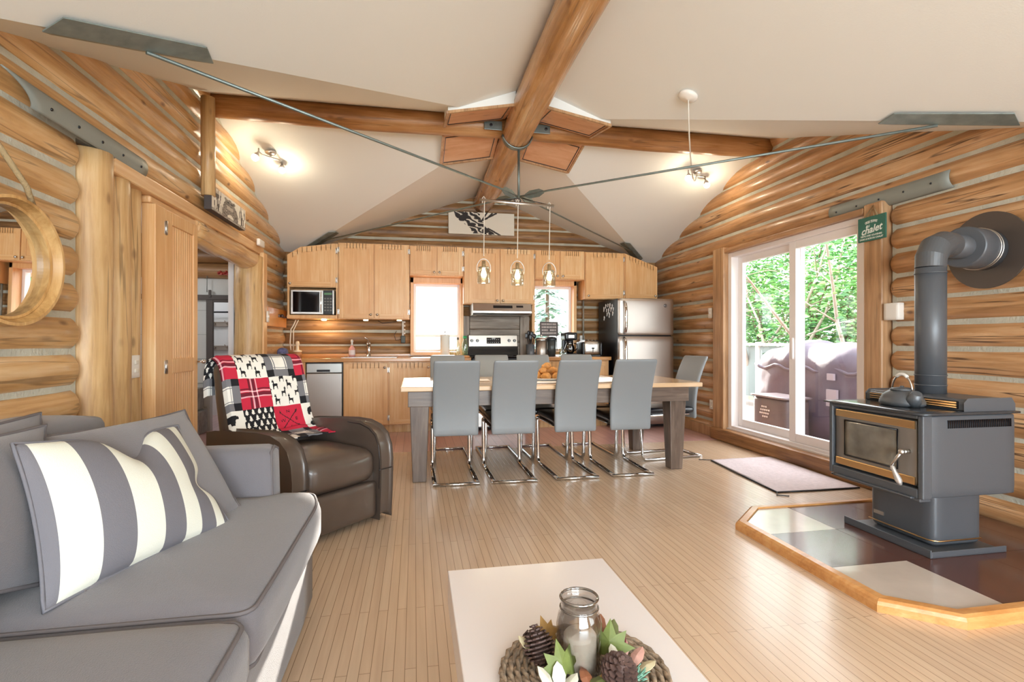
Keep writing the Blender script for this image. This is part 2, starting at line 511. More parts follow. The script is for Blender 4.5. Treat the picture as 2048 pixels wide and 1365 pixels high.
def gable_span(z, m, c0, lo, hi):
    d = (ZR-(z-.12))/m
    return max(lo, c0-d), min(hi, c0+d)
rows = []
for k in range(18):
    z = PITCH*(k+.5)
    if z > 3.2: break
    if k < 12:
        sp = [(-3.4, 2.95, False, True), (5.9, YB+.1, False, False)]
    else:
        a, b = gable_span(z, MY, CY, -3.4, YB+.1)
        if z < 2.32: a = -3.4
        sp = [(a, b, False, False)]
    rows.append((z, sp))
log_wall('wall_left', 'y', XL, 1, rows, log_y, 1)
rows = []
for k in range(18):
    z = PITCH*(k+.5)
    if z > 3.2: break
    if k < 12:
        sp = [(-3.4, -2.6, False, True), (-.4, 3.265, True, True), (5.46, YB+.1, True, False)]
        if k < 3: sp = [(-3.4, 3.265, False, True), (5.46, YB+.1, True, False)]
    else:
        a, b = gable_span(z, MY, CY, -3.4, YB+.1)
        if z < 2.32: a = -3.4
        sp = [(a, b, False, False)]
    rows.append((z, sp))
log_wall('wall_right', 'y', XR, -1, rows, log_yr, 2)
W1 = (-.03, .61, .965, 1.90); W2 = (1.61, 2.19, .965, 1.90)   # back windows: x0,x1,z0,z1
rows = []
for k in range(18):
    z = PITCH*(k+.5)
    if z > 3.2: break
    lo, hi = XL-.1, XR+.1
    if z > 2.2:
        d = (ZR-(z-.12))/MX; lo = max(lo, CX-d); hi = min(hi, CX+d)
    if z-.09 < W1[3] and z+.09 > W1[2]:
        sp = [(lo, W1[0], False, False), (W1[1], W2[0], False, False), (W2[1], hi, False, False)]
    else:
        sp = [(lo, hi, False, False)]
    rows.append((z, sp))
log_wall('wall_back', 'x', YB, -1, rows, log_x, 3)

# wall behind the camera with a wide glazed opening that lights the room
w = MB()
w.box(XL-.2, XR+.2, YN-.15, YN, 0, .35); w.box(XL-.2, -1.1, YN-.15, YN, .35, 2.35); w.box(2.9, XR+.2, YN-.15, YN, .35, 2.35)
w.prism([(XL-.2, 2.35), (XR+.2, 2.35), (XR+.2, ZR-MX*2.6), (CX, ZR+.05), (XL-.2, ZR-MX*2.6)], YN-.15, YN, 'xz')
w.build('wall_rear', [pine_x], kind='structure')

def window(name, axis, plane, a0, a1, z0, z1, depth, fw, mats, mull=(), bars=(), sill=None):
    """axis 'x': lies in an XZ plane at y=plane"""
    root = struct(name, (((a0+a1)/2, plane, z0) if axis == 'x' else (plane, (a0+a1)/2, z0)))
    m = MB()
    def bx(p0, p1, q0, q1, d0, d1, mb=m, mi=0):
        if axis == 'x': mb.box(p0, p1, plane+d0, plane+d1, q0, q1, mi)
        else: mb.box(plane+d0, plane+d1, p0, p1, q0, q1, mi)
    bx(a0, a0+fw, z0, z1, -depth, depth); bx(a1-fw, a1, z0, z1, -depth, depth)
    bx(a0+fw, a1-fw, z1-fw, z1, -depth, depth); bx(a0+fw, a1-fw, z0, z0+fw, -depth, depth)
    for t in mull: bx(t-fw*.5, t+fw*.5, z0+fw, z1-fw, -depth*.8, depth*.8)
    for t in bars: bx(a0+fw, a1-fw, t-fw*.4, t+fw*.4, -depth*.8, depth*.8)
    m.build('frame', mats[0], root, bevel=.004)
    p = MB(); bx(a0+fw*.8, a1-fw*.8, z0+fw*.8, z1-fw*.8, -.003, .003, p); p.build('pane', mats[1], root)
    return root
window('window_3', 'x', YN-.08, -1.1, 2.9, .35, 2.35, .05, .06, [vinyl, glass], mull=(.2, 1.6))
window('window_4', 'y', XR+.08, -2.6, -.4, .534, 2.13, .05, .06, [vinyl, glass], mull=(-1.5,))

# back windows: vinyl frame + wood casing + sill
for i, (a0, a1, z0, z1) in enumerate((W1, W2)):
    r = window('window_%d' % (i+1), 'x', YB+.06, a0, a1, z0, z1, .04, .045, [vinyl, glass], bars=(1.19,) if i == 0 else ())
    m = MB()
    t = .09
    m.box(a0-.03, a0+.012, 6.93, YB+.1, z0-.03, z1+.06); m.box(a1-.012, a1+.03, 6.93, YB+.1, z0-.03, z1+.06)
    m.box(a0-.03, a1+.03, 6.93, YB+.1, z1-.012, z1+.06)
    m.build('casing', pine_z, r, bevel=.004)
    m = MB(); m.box(a0-.03, a1+.03, 6.90, YB+.1, z0-.035, z0+.012); m.build('window_sill', pine_x, r, bevel=.004)

# ridge log and cross log, brackets, plywood patches
def beam(name, pts, rs, m):
    mb = MB(); mb.tube(pts, rs, 24); return mb.build(name, m, kind='structure')
pts = []; rs = []
for i in range(41):
    y = YN + (YB+.1-YN)*i/40
    pts.append(V(CX+.012*math.sin(y*1.3), y, 3.0)); rs.append(.133 + .006*noise.noise(V(y*1.2, 2, 0)))
beam('ridge_beam', pts, rs, beam_y)
for (xa, xb, sd_) in ((XL-.05, CX-.1, 1), (CX+.1, XR+.05, 2)):
    pts = []; rs = []
    for i in range(16):
        x = xa + (xb-xa)*i/15
        pts.append(V(x, CY+.05, 3.075 - .02*math.sin(PI*i/15))); rs.append(.1 + .005*noise.noise(V(x*2, sd_, 5)))
    beam('cross_beam', pts, rs, beam_x)

pl = MB()
for sx in (-1, 1):
    for sy in (-1, 1):
        def zz(dx, dy): return 3.125 - .19*(dx+dy)
        poly = [(.13, .10), (.66, .10), (.66, .60), (.13, .60)]
        lo = [(CX+sx*a, CY+sy*b, zz(a, b)) for a, b in poly]
        hi = [(p[0], p[1], max(p[2]+.02, ceil_z(p[0], p[1])+.02)) for p in lo]
        pl.add(lo+hi, [(0, 1, 2, 3), (0, 1, 5, 4), (1, 2, 6, 5), (2, 3, 7, 6), (3, 0, 4, 7)], [0, 1, 1, 1, 1])
        # dark joint line framing the patch
        ins = [(.17, .145), (.635, .145), (.635, .575), (.17, .575)]
        ring = [V(CX+sx*a, CY+sy*b, zz(a, b)-.002) for a, b in ins]
        for i in range(4): pl.tube([ring[i], ring[(i+1) % 4]], .0045, 4, 2, sm=False)
        rim = [V(CX+sx*a, CY+sy*b, zz(a, b)-.004) for a, b in poly]
        for i in range(1, 3): pl.tube([rim[i], rim[(i+1) % 4]], .014, 4, 3, sm=False)
pl.build('ceiling_patch', [plyw, drywall, blackp, trimw], kind='structure')

# tie rods with corner plates: one steel frame
tr = thing('tie_rod_frame', 'grey steel tie rods crossing under the vaulted ceiling with corner plates', 'roof brace', (CX, CY, 2.4))
ctr = V(CX+.015, CY, 2.43)
m = MB(); m.cyl(ctr+V(0, 0, .44), ctr+V(0, 0, -.02), .011, n=10); m.build('hanger_rod', galv, tr)
m = MB()
for k in range(13):
    pass
arc = [V(CX+.14*math.cos(a), CY, 3.0+.14*math.sin(a)) for a in [PI*(1.06+.88*k/12) for k in range(13)]]
m.tube(arc, .008, 6, flat=(1, 5), up=V(0, 0, 1)); m.build('beam_strap', galv, tr)
for sx in (-1, 1):
    m = MB(); xx = CX+sx*.22
    m.box(xx-.09, xx+.07, CY-.075, CY-.068, 2.99, 3.07); m.cyl(V(xx+sx*.03, CY-.074, 3.03), V(xx+sx*.03, CY-.09, 3.03), .014, n=8, mi=1)
    m.build('joint_bracket', [galv, blackp], tr, bevel=.004)
for sx in (-1, 1):
    for sy in (-1, 1):
        d = V(sx*1.0, sy*MX/MY, 0)
        tip = V(CX+sx*1.85, CY+sy*1.85*MX/MY, 0); tip.z = ceil_z(tip.x, tip.y)-.012
        end = V(CX+sx*2.28, CY+sy*2.28*MX/MY, 0); end.z = ceil_z(end.x, end.y)-.012
        mid = tip.lerp(end, .45)
        m = MB(); m.tube([ctr+d.normalized()*.02, ctr+d.normalized()*.3+V(0, 0, .003), mid + V(0, 0, -.012)], .0085, 8); m.build('rod', galv, tr)
        m = MB()
        # turnbuckle plate near the hanger
        q = ctr + d.normalized()*.17; n_ = d.normalized(); s_ = V(-n_.y, n_.x, 0)
        m.prism([(-.1, -.012), (-.05, -.035), (.05, -.035), (.1, -.01), (.1, .01), (.05, .035), (-.05, .035), (-.1, .012)], -.004, .004, 'xz',
                M=Matrix.Translation(q) @ Matrix(((n_.x, s_.x, 0, 0), (n_.y, s_.y, 0, 0), (0, 0, 1, 0), (0, 0, 0, 1))))
        m.build('end_plate', galv, tr)
        # folded corner plate on the two facets beside the groin
        m = MB()
        dn = V(0, 0, -.008)
        for (ox, oy) in ((-sx*.068, sy*.068), (sx*.035, -sy*.035)):
            a = tip.copy(); b = end.copy()
            c2 = end + V(ox, oy, 0) - (end-tip)*.06; e2 = tip + V(ox, oy, 0) + (end-tip)*.12
            for p in (c2, e2): p.z = ceil_z(p.x, p.y)-.010
            a2 = [a+dn, b+dn, c2+dn, e2+dn]; up = V(0, 0, .006)
            m.add(a2+[p+up for p in a2], [(0, 1, 2, 3), (7, 6, 5, 4), (0, 4, 5, 1), (1, 5, 6, 2), (2, 6, 7, 3), (3, 7, 4, 0)])
        m.build('corner_plate', galv_d, tr)
# ------------------------------------------------------------------ kitchen
groove = mat('bead_groove_wood', '#a8794d', .6)
def bead_door(parent, x0, x1, z0, z1, yf, knob=None, hinge=None, poly=None, parent_name='door', tall=True):
    """framed door with a beaded panel, front at yf facing -Y"""
    m = MB(); t = .02; fr = .055
    outline = poly or [(x0, z0), (x1, z0), (x1, z1), (x0, z1)]
    def top(x):
        # upper outline height at x
        best = z1
        if poly:
            for i in range(len(poly)):
                a, b = poly[i], poly[(i+1) % len(poly)]
                lo, hi = sorted((a, b))
                if hi[0]-lo[0] > 1e-4 and lo[0]-1e-6 <= x <= hi[0]+1e-6 and min(lo[1], hi[1]) > z0+.1:
                    best = lo[1] + (hi[1]-lo[1])*(x-lo[0])/(hi[0]-lo[0])
        return best
    m.box(x0, x0+fr, yf, yf+t, z0, top(x0)-.0) if not poly else m.prism([(x0, z0), (x0+fr, z0), (x0+fr, top(x0+fr)), (x0, top(x0))], yf, yf+t)
    m.box(x1-fr, x1, yf, yf+t, z0, z1) if not poly else m.prism([(x1-fr, z0), (x1, z0), (x1, top(x1)), (x1-fr, top(x1-fr))], yf, yf+t)
    m.box(x0+fr, x1-fr, yf, yf+t, z0, z0+fr, 1)
    n = 8
    for i in range(n):
        a = x0+fr+(x1-x0-2*fr)*i/n; b = x0+fr+(x1-x0-2*fr)*(i+1)/n
        m.prism([(a, top(a)-fr), (b, top(b)-fr), (b, top(b)), (a, top(a))], yf, yf+t, mi=1)
    # beads
    bw = .034; nb = max(2, round((x1-x0-2*fr)/bw)); bw = (x1-x0-2*fr)/nb
    for i in range(nb):
        a = x0+fr+bw*i; b = a+bw
        m.prism([(a+.0028, z0+fr-.002), (b-.0028, z0+fr-.002), (b-.0028, top(b)-fr+.002), (a+.0028, top(a)-fr+.002)], yf+.006, yf+t-.004)
    m.prism([(x0+fr, z0+fr), (x1-fr, z0+fr), (x1-fr, top(x1-fr)-fr), (x0+fr, top(x0+fr)-fr)], yf+.010, yf+t-.004, mi=2)
    d = m.build(parent_name, [pine_z, pine_x, groove], parent, bevel=.003)
    if knob:
        k = MB(); k.lathe([(.004, 0), (.006, .008), (.014, .013), (.016, .02), (.010, .026), (0, .028)], n=12, M=Matrix.Rotation(PI/2, 4, 'X'), c=(knob[0], yf, knob[1]))
        k.build('knob', steel, d)
    if hinge:
        for hz in (z0+.08, top(hinge[0])-.08):
            h = MB(); h.box(hinge[0]-.011, hinge[0]+.011, yf-.004, yf+.004, hz-.03, hz+.03); h.cyl(V(hinge[0], yf-.006, hz-.032), V(hinge[0], yf-.006, hz+.032), .006, n=8)
            h.build('hinge', steel, d)
    return d

def carcass(parent, x0, x1, z0, z1, y0, y1, shelf=None, poly=None):
    m = MB(); t = .018
    if poly:
        m.prism(poly, y0, y1)
    else:
        m.box(x0, x1, y0, y1, z0, z1)
    return m.build('body', pine_z, parent, bevel=.002)

YU = 6.72
UP = 'upper cabinets along the back wall'
def upper(label, x0, x1, z0, z1, doors, poly=None, niche=None):
    r = thing('wall_cabinet', label, 'cabinet', ((x0+x1)/2, YU+.16, z0), group=UP)
    b = MB()
    if niche:
        # body above the niche, plus side panels and a shelf round it
        b.prism(poly, YU, 7.03); a0, a1, n0 = niche
        b.box(x0, a0, YU, 7.03, n0, z0); b.box(a1, x1, YU, 7.03, n0, z0); b.box(x0-.0, x1, YU-.02, 7.03, n0-.045, n0); b.box(a0, a1, 6.99, 7.03, n0, z0)
    elif poly: b.prism(poly, YU, 7.03)
    else: b.box(x0, x1, YU, 7.03, z0, z1)
    b.build('body', pine_z, r, bevel=.002)
    for d in doors:
        bead_door(r, *d[:4], YU-.021, knob=d[4], hinge=d[5], poly=d[6] if len(d) > 6 else None)
    return r
pl_ = [(-1.535, 1.785), (-.945, 1.785), (-.945, 2.33), (-1.0, 2.33), (-1.385, 2.275), (-1.535, 2.175)]
pd_ = [(-1.525, 1.795), (-.97, 1.795), (-.97, 2.315), (-1.0, 2.315), (-1.385, 2.262), (-1.525, 2.165)]
upper('corner upper cabinet with cut-off top above the microwave', -1.535, -.945, 1.785, 2.33,
      [(-1.525, -.97, 1.795, 2.315, (-1.497, 1.825), (-.957, 0), pd_)], pl_, niche=(-1.51, -.965, 1.44))
upper('tall double-door upper cabinet between microwave and left window', -.94, -.07, 1.395, 2.345,
      [(-.925, -.512, 1.405, 2.335, (-.545, 1.45), (-.935, 0)), (-.498, -.082, 1.405, 2.335, (-.465, 1.45), (-.076, 0))])
upper('short double-door upper cabinet above the bright left window', -.065, .618, 1.96, 2.34,
      [(-.055, .268, 1.972, 2.33, (.24, 2.0), None), (.282, .606, 1.972, 2.33, (.31, 2.0), (.612, 0))])
upper('double-door upper cabinet above the steel range hood', .623, 1.565, 1.605, 2.335,
      [(.633, 1.09, 1.615, 2.325, (1.06, 1.65), None), (1.102, 1.555, 1.615, 2.325, (1.135, 1.65), (1.56, 0))])
upper('short double-door upper cabinet above the right back window', 1.57, 2.26, 1.95, 2.335,
      [(1.58, 1.905, 1.96, 2.325, (1.875, 1.99), None), (1.918, 2.25, 1.96, 2.325, (1.95, 1.99), None)])
upper('single-door upper cabinet left above the fridge', 2.265, 2.83, 1.69, 2.33,
      [(2.275, 2.815, 1.70, 2.32, (2.31, 1.735), (2.822, 0))])
pl_ = [(2.835, 1.70), (3.32, 1.70), (3.32, 2.15), (2.835, 2.33)]
upper('corner upper cabinet with slanted top against the right log wall', 2.835, 3.32, 1.70, 2.33,
      [(2.85, 3.31, 1.71, 2.31, (3.28, 1.745), None, [(2.85, 1.71), (3.31, 1.71), (3.31, 2.14), (2.85, 2.31)])], pl_)

# under-cabinet puck lamps
for i, x in enumerate((-1.13, -.62, -.2)):
    m = MB(); m.lathe([(0, 0), (.032, 0), (.032, -.012), (.026, -.016), (0, -.016)], c=(x, 6.86, 1.394), n=16)
    o = m.build('cabinet_lamp', mat('puck_glow%d' % i, '#ffe9c4', emit=3 if i else 8))
    if i == 0:
        lp = bpy.data.lights.new('cabinet_light', 'POINT'); lp.energy = 3.2; lp.color = (1, .74, .42); lp.shadow_soft_size = .03
        lo = bpy.data.objects.new('cabinet_light', lp); COL.objects.link(lo); lo.location = (x, 6.86, 1.36)
    tag(o, ['small round lamp under the microwave cabinet lighting the logs', 'small round lamp under the tall double-door cabinet, left of its two', 'small round lamp under the tall double-door cabinet beside the window'][i], 'lamp', 'puck lamps under the cabinets')

# microwave
mw = thing('microwave', 'steel microwave oven with dark window in the cabinet niche', 'microwave', (-1.24, 6.85, 1.44))
m = MB(); m.box(-1.495, -.985, 6.71, 6.985, 1.445, 1.75); m.build('body', steel, mw, bevel=.006)
m = MB(); m.box(-1.49, -1.12, 6.69, 6.712, 1.45, 1.745); o = m.build('door', steel, mw, bevel=.004)
m2 = MB(); m2.box(-1.465, -1.155, 6.686, 6.692, 1.475, 1.725); m2.build('window', blackg, o, bevel=.003)
m2 = MB(); m2.tube([(-1.135, 6.692, 1.47), (-1.135, 6.672, 1.49), (-1.135, 6.672, 1.71), (-1.135, 6.692, 1.73)], .006, 8); m2.build('handle', chrome, o)
m = MB(); m.box(-1.115, -.99, 6.69, 6.712, 1.45, 1.745); o = m.build('control_panel', blackp, mw, bevel=.004)
m2 = MB(); m2.box(-1.10, -1.01, 6.686, 6.691, 1.69, 1.715); m2.build('display', mat('green_display', '#4f7a58', emit=.15), o)
m2 = MB()
for a in range(3):
    for b in range(5): m2.box(-1.10+a*.033, -1.10+a*.033+.022, 6.686, 6.691, 1.49+b*.036, 1.49+b*.036+.018)
m2.build('button', mat('dull_button', '#6a6a66', .5), o)
m2 = MB(); m2.box(-.999, -.991, 6.685, 6.692, 1.45, 1.745); m2.build('trim_strip', steel, o)

# base cabinets -----------------------------------------------------------
YBS = 6.44
BG = 'base cabinets under the counter'
def base(label, x0, x1, doors):
    r = thing('base_cabinet', label, 'cabinet', ((x0+x1)/2, 6.73, 0), group=BG)
    b = MB(); b.box(x0, x1, YBS, 7.03, .1, .868); b.box(x0, x1, YBS+.06, 7.03, 0, .1, 1); b.build('body', [pine_z, log_z], r, bevel=.002)
    for d in doors: bead_door(r, *d[:4], YBS-.021, knob=d[4], hinge=d[5])
base('wide base cabinet under the sink beside the dishwasher', -.842, .2, [(-.832, -.325, .112, .85, (-.36, .80), None), (-.307, .19, .112, .85, (.16, .80), (-.316, 0))])
base('narrow base cabinet left of the cooking range', .205, .68, [(.215, .67, .112, .85, (.64, .80), (.21, 0))])
base('base cabinet between range and fridge', 1.395, 2.50, [(1.405, 1.94, .112, .85, (1.91, .80), None), (1.955, 2.49, .112, .85, (1.99, .80), None)])
b = MB(); b.box(-1.6, -1.27, YBS, 7.03, .1, .868); b.box(-1.6, -1.27, YBS+.06, 7.03, 0, .1)
tag(b.build('filler_panel', pine_z, bevel=.003), 'plain pine filler panel in corner left of dishwasher', 'panel')

# worktops
ctop = wood('worktop_wood', ('#b07a44', '#c99257', '#dca970'), 'x', rough=.25, knots=0, cracks=0, bump=.03, coat=.3, along=.04, grain=40)
m = MB(); m.box(-1.62, .685, 6.39, 7.03, .869, .915); m.box(-1.62, .685, 7.0, 7.035, .915, .955)
tag(m.build('countertop', ctop, bevel=.006), 'long wooden countertop with the sink left of the range', 'countertop')
m = MB(); m.box(1.385, 2.52, 6.39, 7.03, .869, .915)
tag(m.build('countertop', ctop, bevel=.006), 'short wooden countertop between range and fridge', 'countertop')

# dishwasher
dw = thing('dishwasher', 'stainless steel dishwasher under the left countertop', 'dishwasher', (-1.055, 6.73, 0))
m = MB(); m.box(-1.262, -.85, 6.46, 7.0, .02, .862); m.build('body', blackp, dw)
m = MB(); m.box(-1.257, -.856, 6.425, 6.46, .10, .735); m.build('door', steel_v, dw, bevel=.006)
m = MB(); m.box(-1.257, -.856, 6.425, 6.46, .742, .855); o = m.build('control_panel', mat('steel_light', '#c9cbc8', .35, .9), dw, bevel=.006)
m = MB(); m.box(-1.14, -.99, 6.419, 6.427, .755, .78); m.build('handle_recess', blackp, o)

# sink and tap
sk = thing('sink', 'steel sink rim set into the left countertop', 'sink', (-.55, 6.7, .915))
m = MB()
m.box(-.88, -.22, 6.52, 6.55, .905, .921); m.box(-.88, -.22, 6.90, 6.93, .905, .921); m.box(-.88, -.85, 6.55, 6.90, .905, .921); m.box(-.25, -.22, 6.55, 6.90, .905, .921)
m.build('rim', steel, sk, bevel=.003)
m = MB(); m.box(-.85, -.25, 6.55, 6.9, .9155, .9175); m.build('basin', mat('basin_steel', '#8d8d8b', .3, .9), sk)
tp = thing('faucet', 'chrome kitchen faucet behind the sink', 'faucet', (-.59, 6.94, .915))
m = MB(); m.lathe([(.035, 0), (.035, .006), (.027, .012), (.026, .15), (.029, .155), (.027, .19), (.018, .205), (0, .208)], c=(-.59, 6.94, .915), n=20); m.build('body', chrome, tp)
m = MB(); m.tube([(-.59, 6.93, 1.05), (-.59, 6.88, 1.10), (-.59, 6.80, 1.105), (-.59, 6.76, 1.09), (-.59, 6.755, 1.07)], .014, 10); m.build('spout', chrome, tp)
m = MB(); m.tube([(-.59, 6.94, 1.12), (-.60, 6.92, 1.14), (-.64, 6.88, 1.17)], [.009, .008, .007], 8); m.build('lever', chrome, tp)

# range and hood
rg = thing('cooking_range', 'stainless and black electric cooking range below the hood', 'stove', (1.03, 6.7, 0))
m = MB(); m.box(.70, 1.37, 6.42, 7.0, .03, .905); m.build('body', blackp, rg, bevel=.004)
m = MB(); m.box(.705, 1.365, 6.385, 6.42, .28, .80); o = m.build('oven_door', steel, rg, bevel=.006)
m2 = MB(); m2.box(.80, 1.27, 6.381, 6.387, .38, .66); m2.build('window', blackg, o)
m2 = MB(); m2.tube([(.77, 6.385, .755), (.77, 6.345, .755), (1.30, 6.345, .755), (1.30, 6.385, .755)], .011, 8); m2.build('handle', steel, o)
m = MB(); m.box(.705, 1.365, 6.385, 6.42, .05, .27); m.build('drawer', steel, rg, bevel=.006)
m = MB(); m.box(.695, 1.375, 6.37, 6.92, .905, .925); m.build('cooktop', blackg, rg, bevel=.004)
m = MB()
for (x, y, r) in ((.86, 6.52, .085), (1.21, 6.52, .1), (.86, 6.76, .075), (1.21, 6.76, .075)): m.lathe([(r, 0), (r, .002), (r-.006, .002), (r-.006, 0)], c=(x, y, .925), n=28)
m.build('burner', mat('burner_ring', '#3a3a3e', .4), rg)
m = MB(); m.prism([(6.86, .925), (7.0, .925), (7.0, 1.20), (6.91, 1.20), (6.88, 1.02)], .70, 1.37, 'yz'); m.build('backguard', blackg, rg, bevel=.004)
def tilt(x, z):  # point on the slanted backguard face
    return V(x, 6.88+.03*(z-1.02)/.18-.002, z)
m = MB()
a = [tilt(.705, 1.045), tilt(1.365, 1.045), tilt(1.365, 1.195), tilt(.705, 1.195)]
m.add(a+[p+V(0, -.012, .002) for p in a], [(3, 2, 1, 0), (4, 5, 6, 7), (0, 1, 5, 4), (1, 2, 6, 5), (2, 3, 7, 6), (3, 0, 4, 7)])
o = m.build('control_panel', steel, rg, bevel=.003)
m = MB(); a = [tilt(.945, 1.085), tilt(1.135, 1.085), tilt(1.135, 1.165), tilt(.945, 1.165)]
m.add([p+V(0, -.0135, 0) for p in a]+[p+V(0, -.016, 0) for p in a], [(3, 2, 1, 0), (4, 5, 6, 7), (0, 1, 5, 4), (1, 2, 6, 5), (2, 3, 7, 6), (3, 0, 4, 7)])
d = m.build('display', blackg, o)
m = MB()
for i in range(6):
    for j in range(2):
        p = tilt(.965+i*.028, 1.10+j*.04)+V(0, -.0165, 0); m.box(p.x-.006, p.x+.006, p.y-.001, p.y+.001, p.z-.004, p.z+.004)
p = tilt(1.04, 1.155)+V(0, -.0165, 0); m.box(p.x-.025, p.x+.025, p.y-.001, p.y+.001, p.z-.006, p.z+.006)
m.build('button', mat('grey_mark', '#b8bcc0', .5), d)
for x in (.745, .82, 1.25, 1.325):
    p = tilt(x, 1.125)+V(0, -.012, 0)
    m = MB(); m.cyl(p, p+V(0, -.024, 0), .022, .019, 16); kb = m.build('knob', blackp, o)
    m = MB(); m.box(p.x-.003, p.x+.003, p.y-.0265, p.y-.022, p.z-.015, p.z+.015); m.build('pointer', mat('pointer_white', '#d8d8d8', .5), kb)
hd = thing('range_hood', 'stainless steel range hood under the double-door cabinet', 'range hood', (1.1, 6.75, 1.46))
m = MB(); m.prism([(6.50, 1.50), (6.54, 1.60), (7.0, 1.60), (7.0, 1.455), (6.55, 1.455), (6.50, 1.475)], .72, 1.48, 'yz'); m.build('shell', steel, hd, bevel=.004)
m = MB(); m.prism([(6.527, 1.575), (6.513, 1.54), (6.517, 1.539), (6.533, 1.575)], .98, 1.23, 'yz'); m.build('vent_grille', blackp, hd)
m = MB(); m.prism([(6.527, 1.575), (6.516, 1.55), (6.52, 1.549), (6.533, 1.575)], 1.28, 1.37, 'yz'); m.build('switch', blackp, hd)
m = MB(); m.box(.80, 1.40, 6.6, 6.95, 1.452, 1.456); m.build('filter', mat('filter_grey', '#7f7f7a', .5, .6), hd)
# boards behind the range; the light's greying is painted into their colour
wb = wood('light_greyed_board', ('#6e6259', '#8f8378', '#aaa095'), 'x', rough=.6, knots=.3, cracks=.6)
wbz = wood('light_greyed_board_upright', ('#6e6259', '#8f8378', '#aaa095'), 'z', rough=.6, knots=.3, cracks=.4)
m = MB()
for i in range(3): m.box(.73, 1.42, 7.0, 7.03, .93+i*.178, .93+i*.178+.172)
m.box(.625, .725, 6.99, 7.03, .93, 1.46, 1); m.box(1.425, 1.555, 6.99, 7.03, .93, 1.46, 1)
tag(m.build('splashback_boards', [wb, wbz], bevel=.005), 'boards on the wall behind the range, greying of the light painted in', 'splashback')

# fridge
fr = thing('refrigerator', 'stainless steel top-freezer refrigerator with black side', 'refrigerator', (2.92, 6.6, 0))
m = MB(); m.box(2.545, 3.29, 6.26, 6.95, .02, 1.665); m.build('body', mat('fridge_black', '#17171c', .35, bump=.05), fr, bevel=.006)
m = MB(); m.rbox(2.545, 3.29, 6.19, 6.255, 1.195, 1.665, r=.012, puff=(0, .012, 0)); fd = m.build('freezer_door', steel_v, fr)
m = MB(); m.rbox(2.545, 3.29, 6.19, 6.255, .05, 1.18, r=.012, puff=(0, .012, 0)); ld = m.build('door', steel_v, fr)
m = MB(); m.tube([(2.61, 6.19, 1.62), (2.61, 6.145, 1.59), (2.61, 6.125, 1.50), (2.61, 6.125, 1.30), (2.61, 6.145, 1.24), (2.61, 6.19, 1.22)], .016, 12, flat=(1, 1.2)); m.build('handle', chrome, fd)
m = MB(); m.tube([(2.61, 6.19, 1.16), (2.61, 6.145, 1.13), (2.61, 6.125, 1.0), (2.61, 6.125, .62), (2.61, 6.145, .56), (2.61, 6.19, .54)], .016, 12, flat=(1, 1.2)); m.build('handle', chrome, ld)
m = MB(); m.lathe([(0, .004), (.020, .004), (.024, .002), (.024, 0)], c=(3.17, 6.181, 1.575), n=20, M=Matrix.Rotation(PI/2, 4, 'X'), sm=False)
m.tube([V(3.17+.017*math.cos(a), 6.176, 1.575+.017*math.sin(a)) for a in [2*PI*k/16 for k in range(16)]], .0016, 5, mi=1, closed=True)
m.tube([V(3.17+.008*math.cos(a)-.003, 6.176, 1.575+.009*math.sin(a)) for a in [PI*(.3+1.4*k/8) for k in range(9)]], .0015, 5, mi=1)
m.tube([V(3.176, 6.176, 1.583), V(3.172, 6.176, 1.575), V(3.178, 6.176, 1.568), V(3.180, 6.176, 1.576)], .0014, 5, mi=1)
m.build('emblem', [mat('emblem_grey', '#6f6f73', .3, .8), chrome], fd)
mgm = mat('white_magnet', '#e8e8ea', .4)
mags = [(6.42, 1.585), (6.50, 1.60), (6.57, 1.605), (6.65, 1.60), (6.72, 1.565), (6.38, 1.545), (6.46, 1.545), (6.55, 1.535), (6.62, 1.54), (6.40, 1.49), (6.52, 1.475), (6.60, 1.485), (6.71, 1.44)]
for i, (y, z) in enumerate(mags):
    m = MB()
    s = 1 + .2*math.sin(i*2.1)
    m.ball((2.541, y, z), (.006, .017*s, .021*s), 10); m.ball((2.540, y+.004, z-.026*s), (.005, .012*s, .016*s), 10)
    if i % 3 == 0: m.ball((2.540, y-.018, z-.005), (.004, .009, .01), 8)
    o = m.build('fridge_magnet', mgm)
    tag(o, 'small white figure magnet on black fridge side', 'magnet', 'white magnets on the fridge side')

# things on the counters --------------------------------------------------
def lathe_obj(name, prof, c, m_, parent=None, n=24, **k):
    q = MB(); q.lathe(prof, c=c, n=n, **k); return q.build(name, m_, parent)
ph = thing('paper_towel_holder', 'roll of paper towel on upright stand before left window', 'paper towel', (.375, 6.62, .915))
lathe_obj('base', [(0, 0), (.085, 0), (.085, .008), (.012, .014), (0, .014)], (.375, 6.62, .915), steel, ph)
lathe_obj('rod', [(.006, .01), (.006, .31), (.011, .318), (.008, .33), (0, .333)], (.375, 6.62, .915), steel, ph)
lathe_obj('paper_roll', [(.018, .022), (.058, .022), (.06, .03), (.06, .275), (.057, .282), (.018, .282)], (.375, 6.62, .915), mat('paper', '#dfe0da', .9, bump=.15, bscale=90), ph)
def bottle(name, label, c, r, h, m_, cap, group=None, neck=.35, capm=None, cat='bottle'):
    t = thing(name, label, cat, c, group=group)
    lathe_obj('body', [(0, .002), (r*.9, 0), (r, .006), (r, h*.55), (r*.85, h*.66), (r*neck, h*.80), (r*neck, h*.92), (0, h*.92)], c, m_, t)
    lathe_obj('cap', [(r*neck*1.25, h*.88), (r*neck*1.3, h), (0, h*1.005)], c, capm or cap, t)
    return t
sp = thing('soap_bottle', 'pump bottle of pink hand soap beside the sink', 'soap', (-.79, 6.86, .915))
lathe_obj('body', [(0, 0), (.036, 0), (.04, .01), (.04, .11), (.02, .135), (.014, .15), (0, .15)], (-.79, 6.86, .915), mat('pink_soap', '#e3a49a', .2, coat=.5), sp)
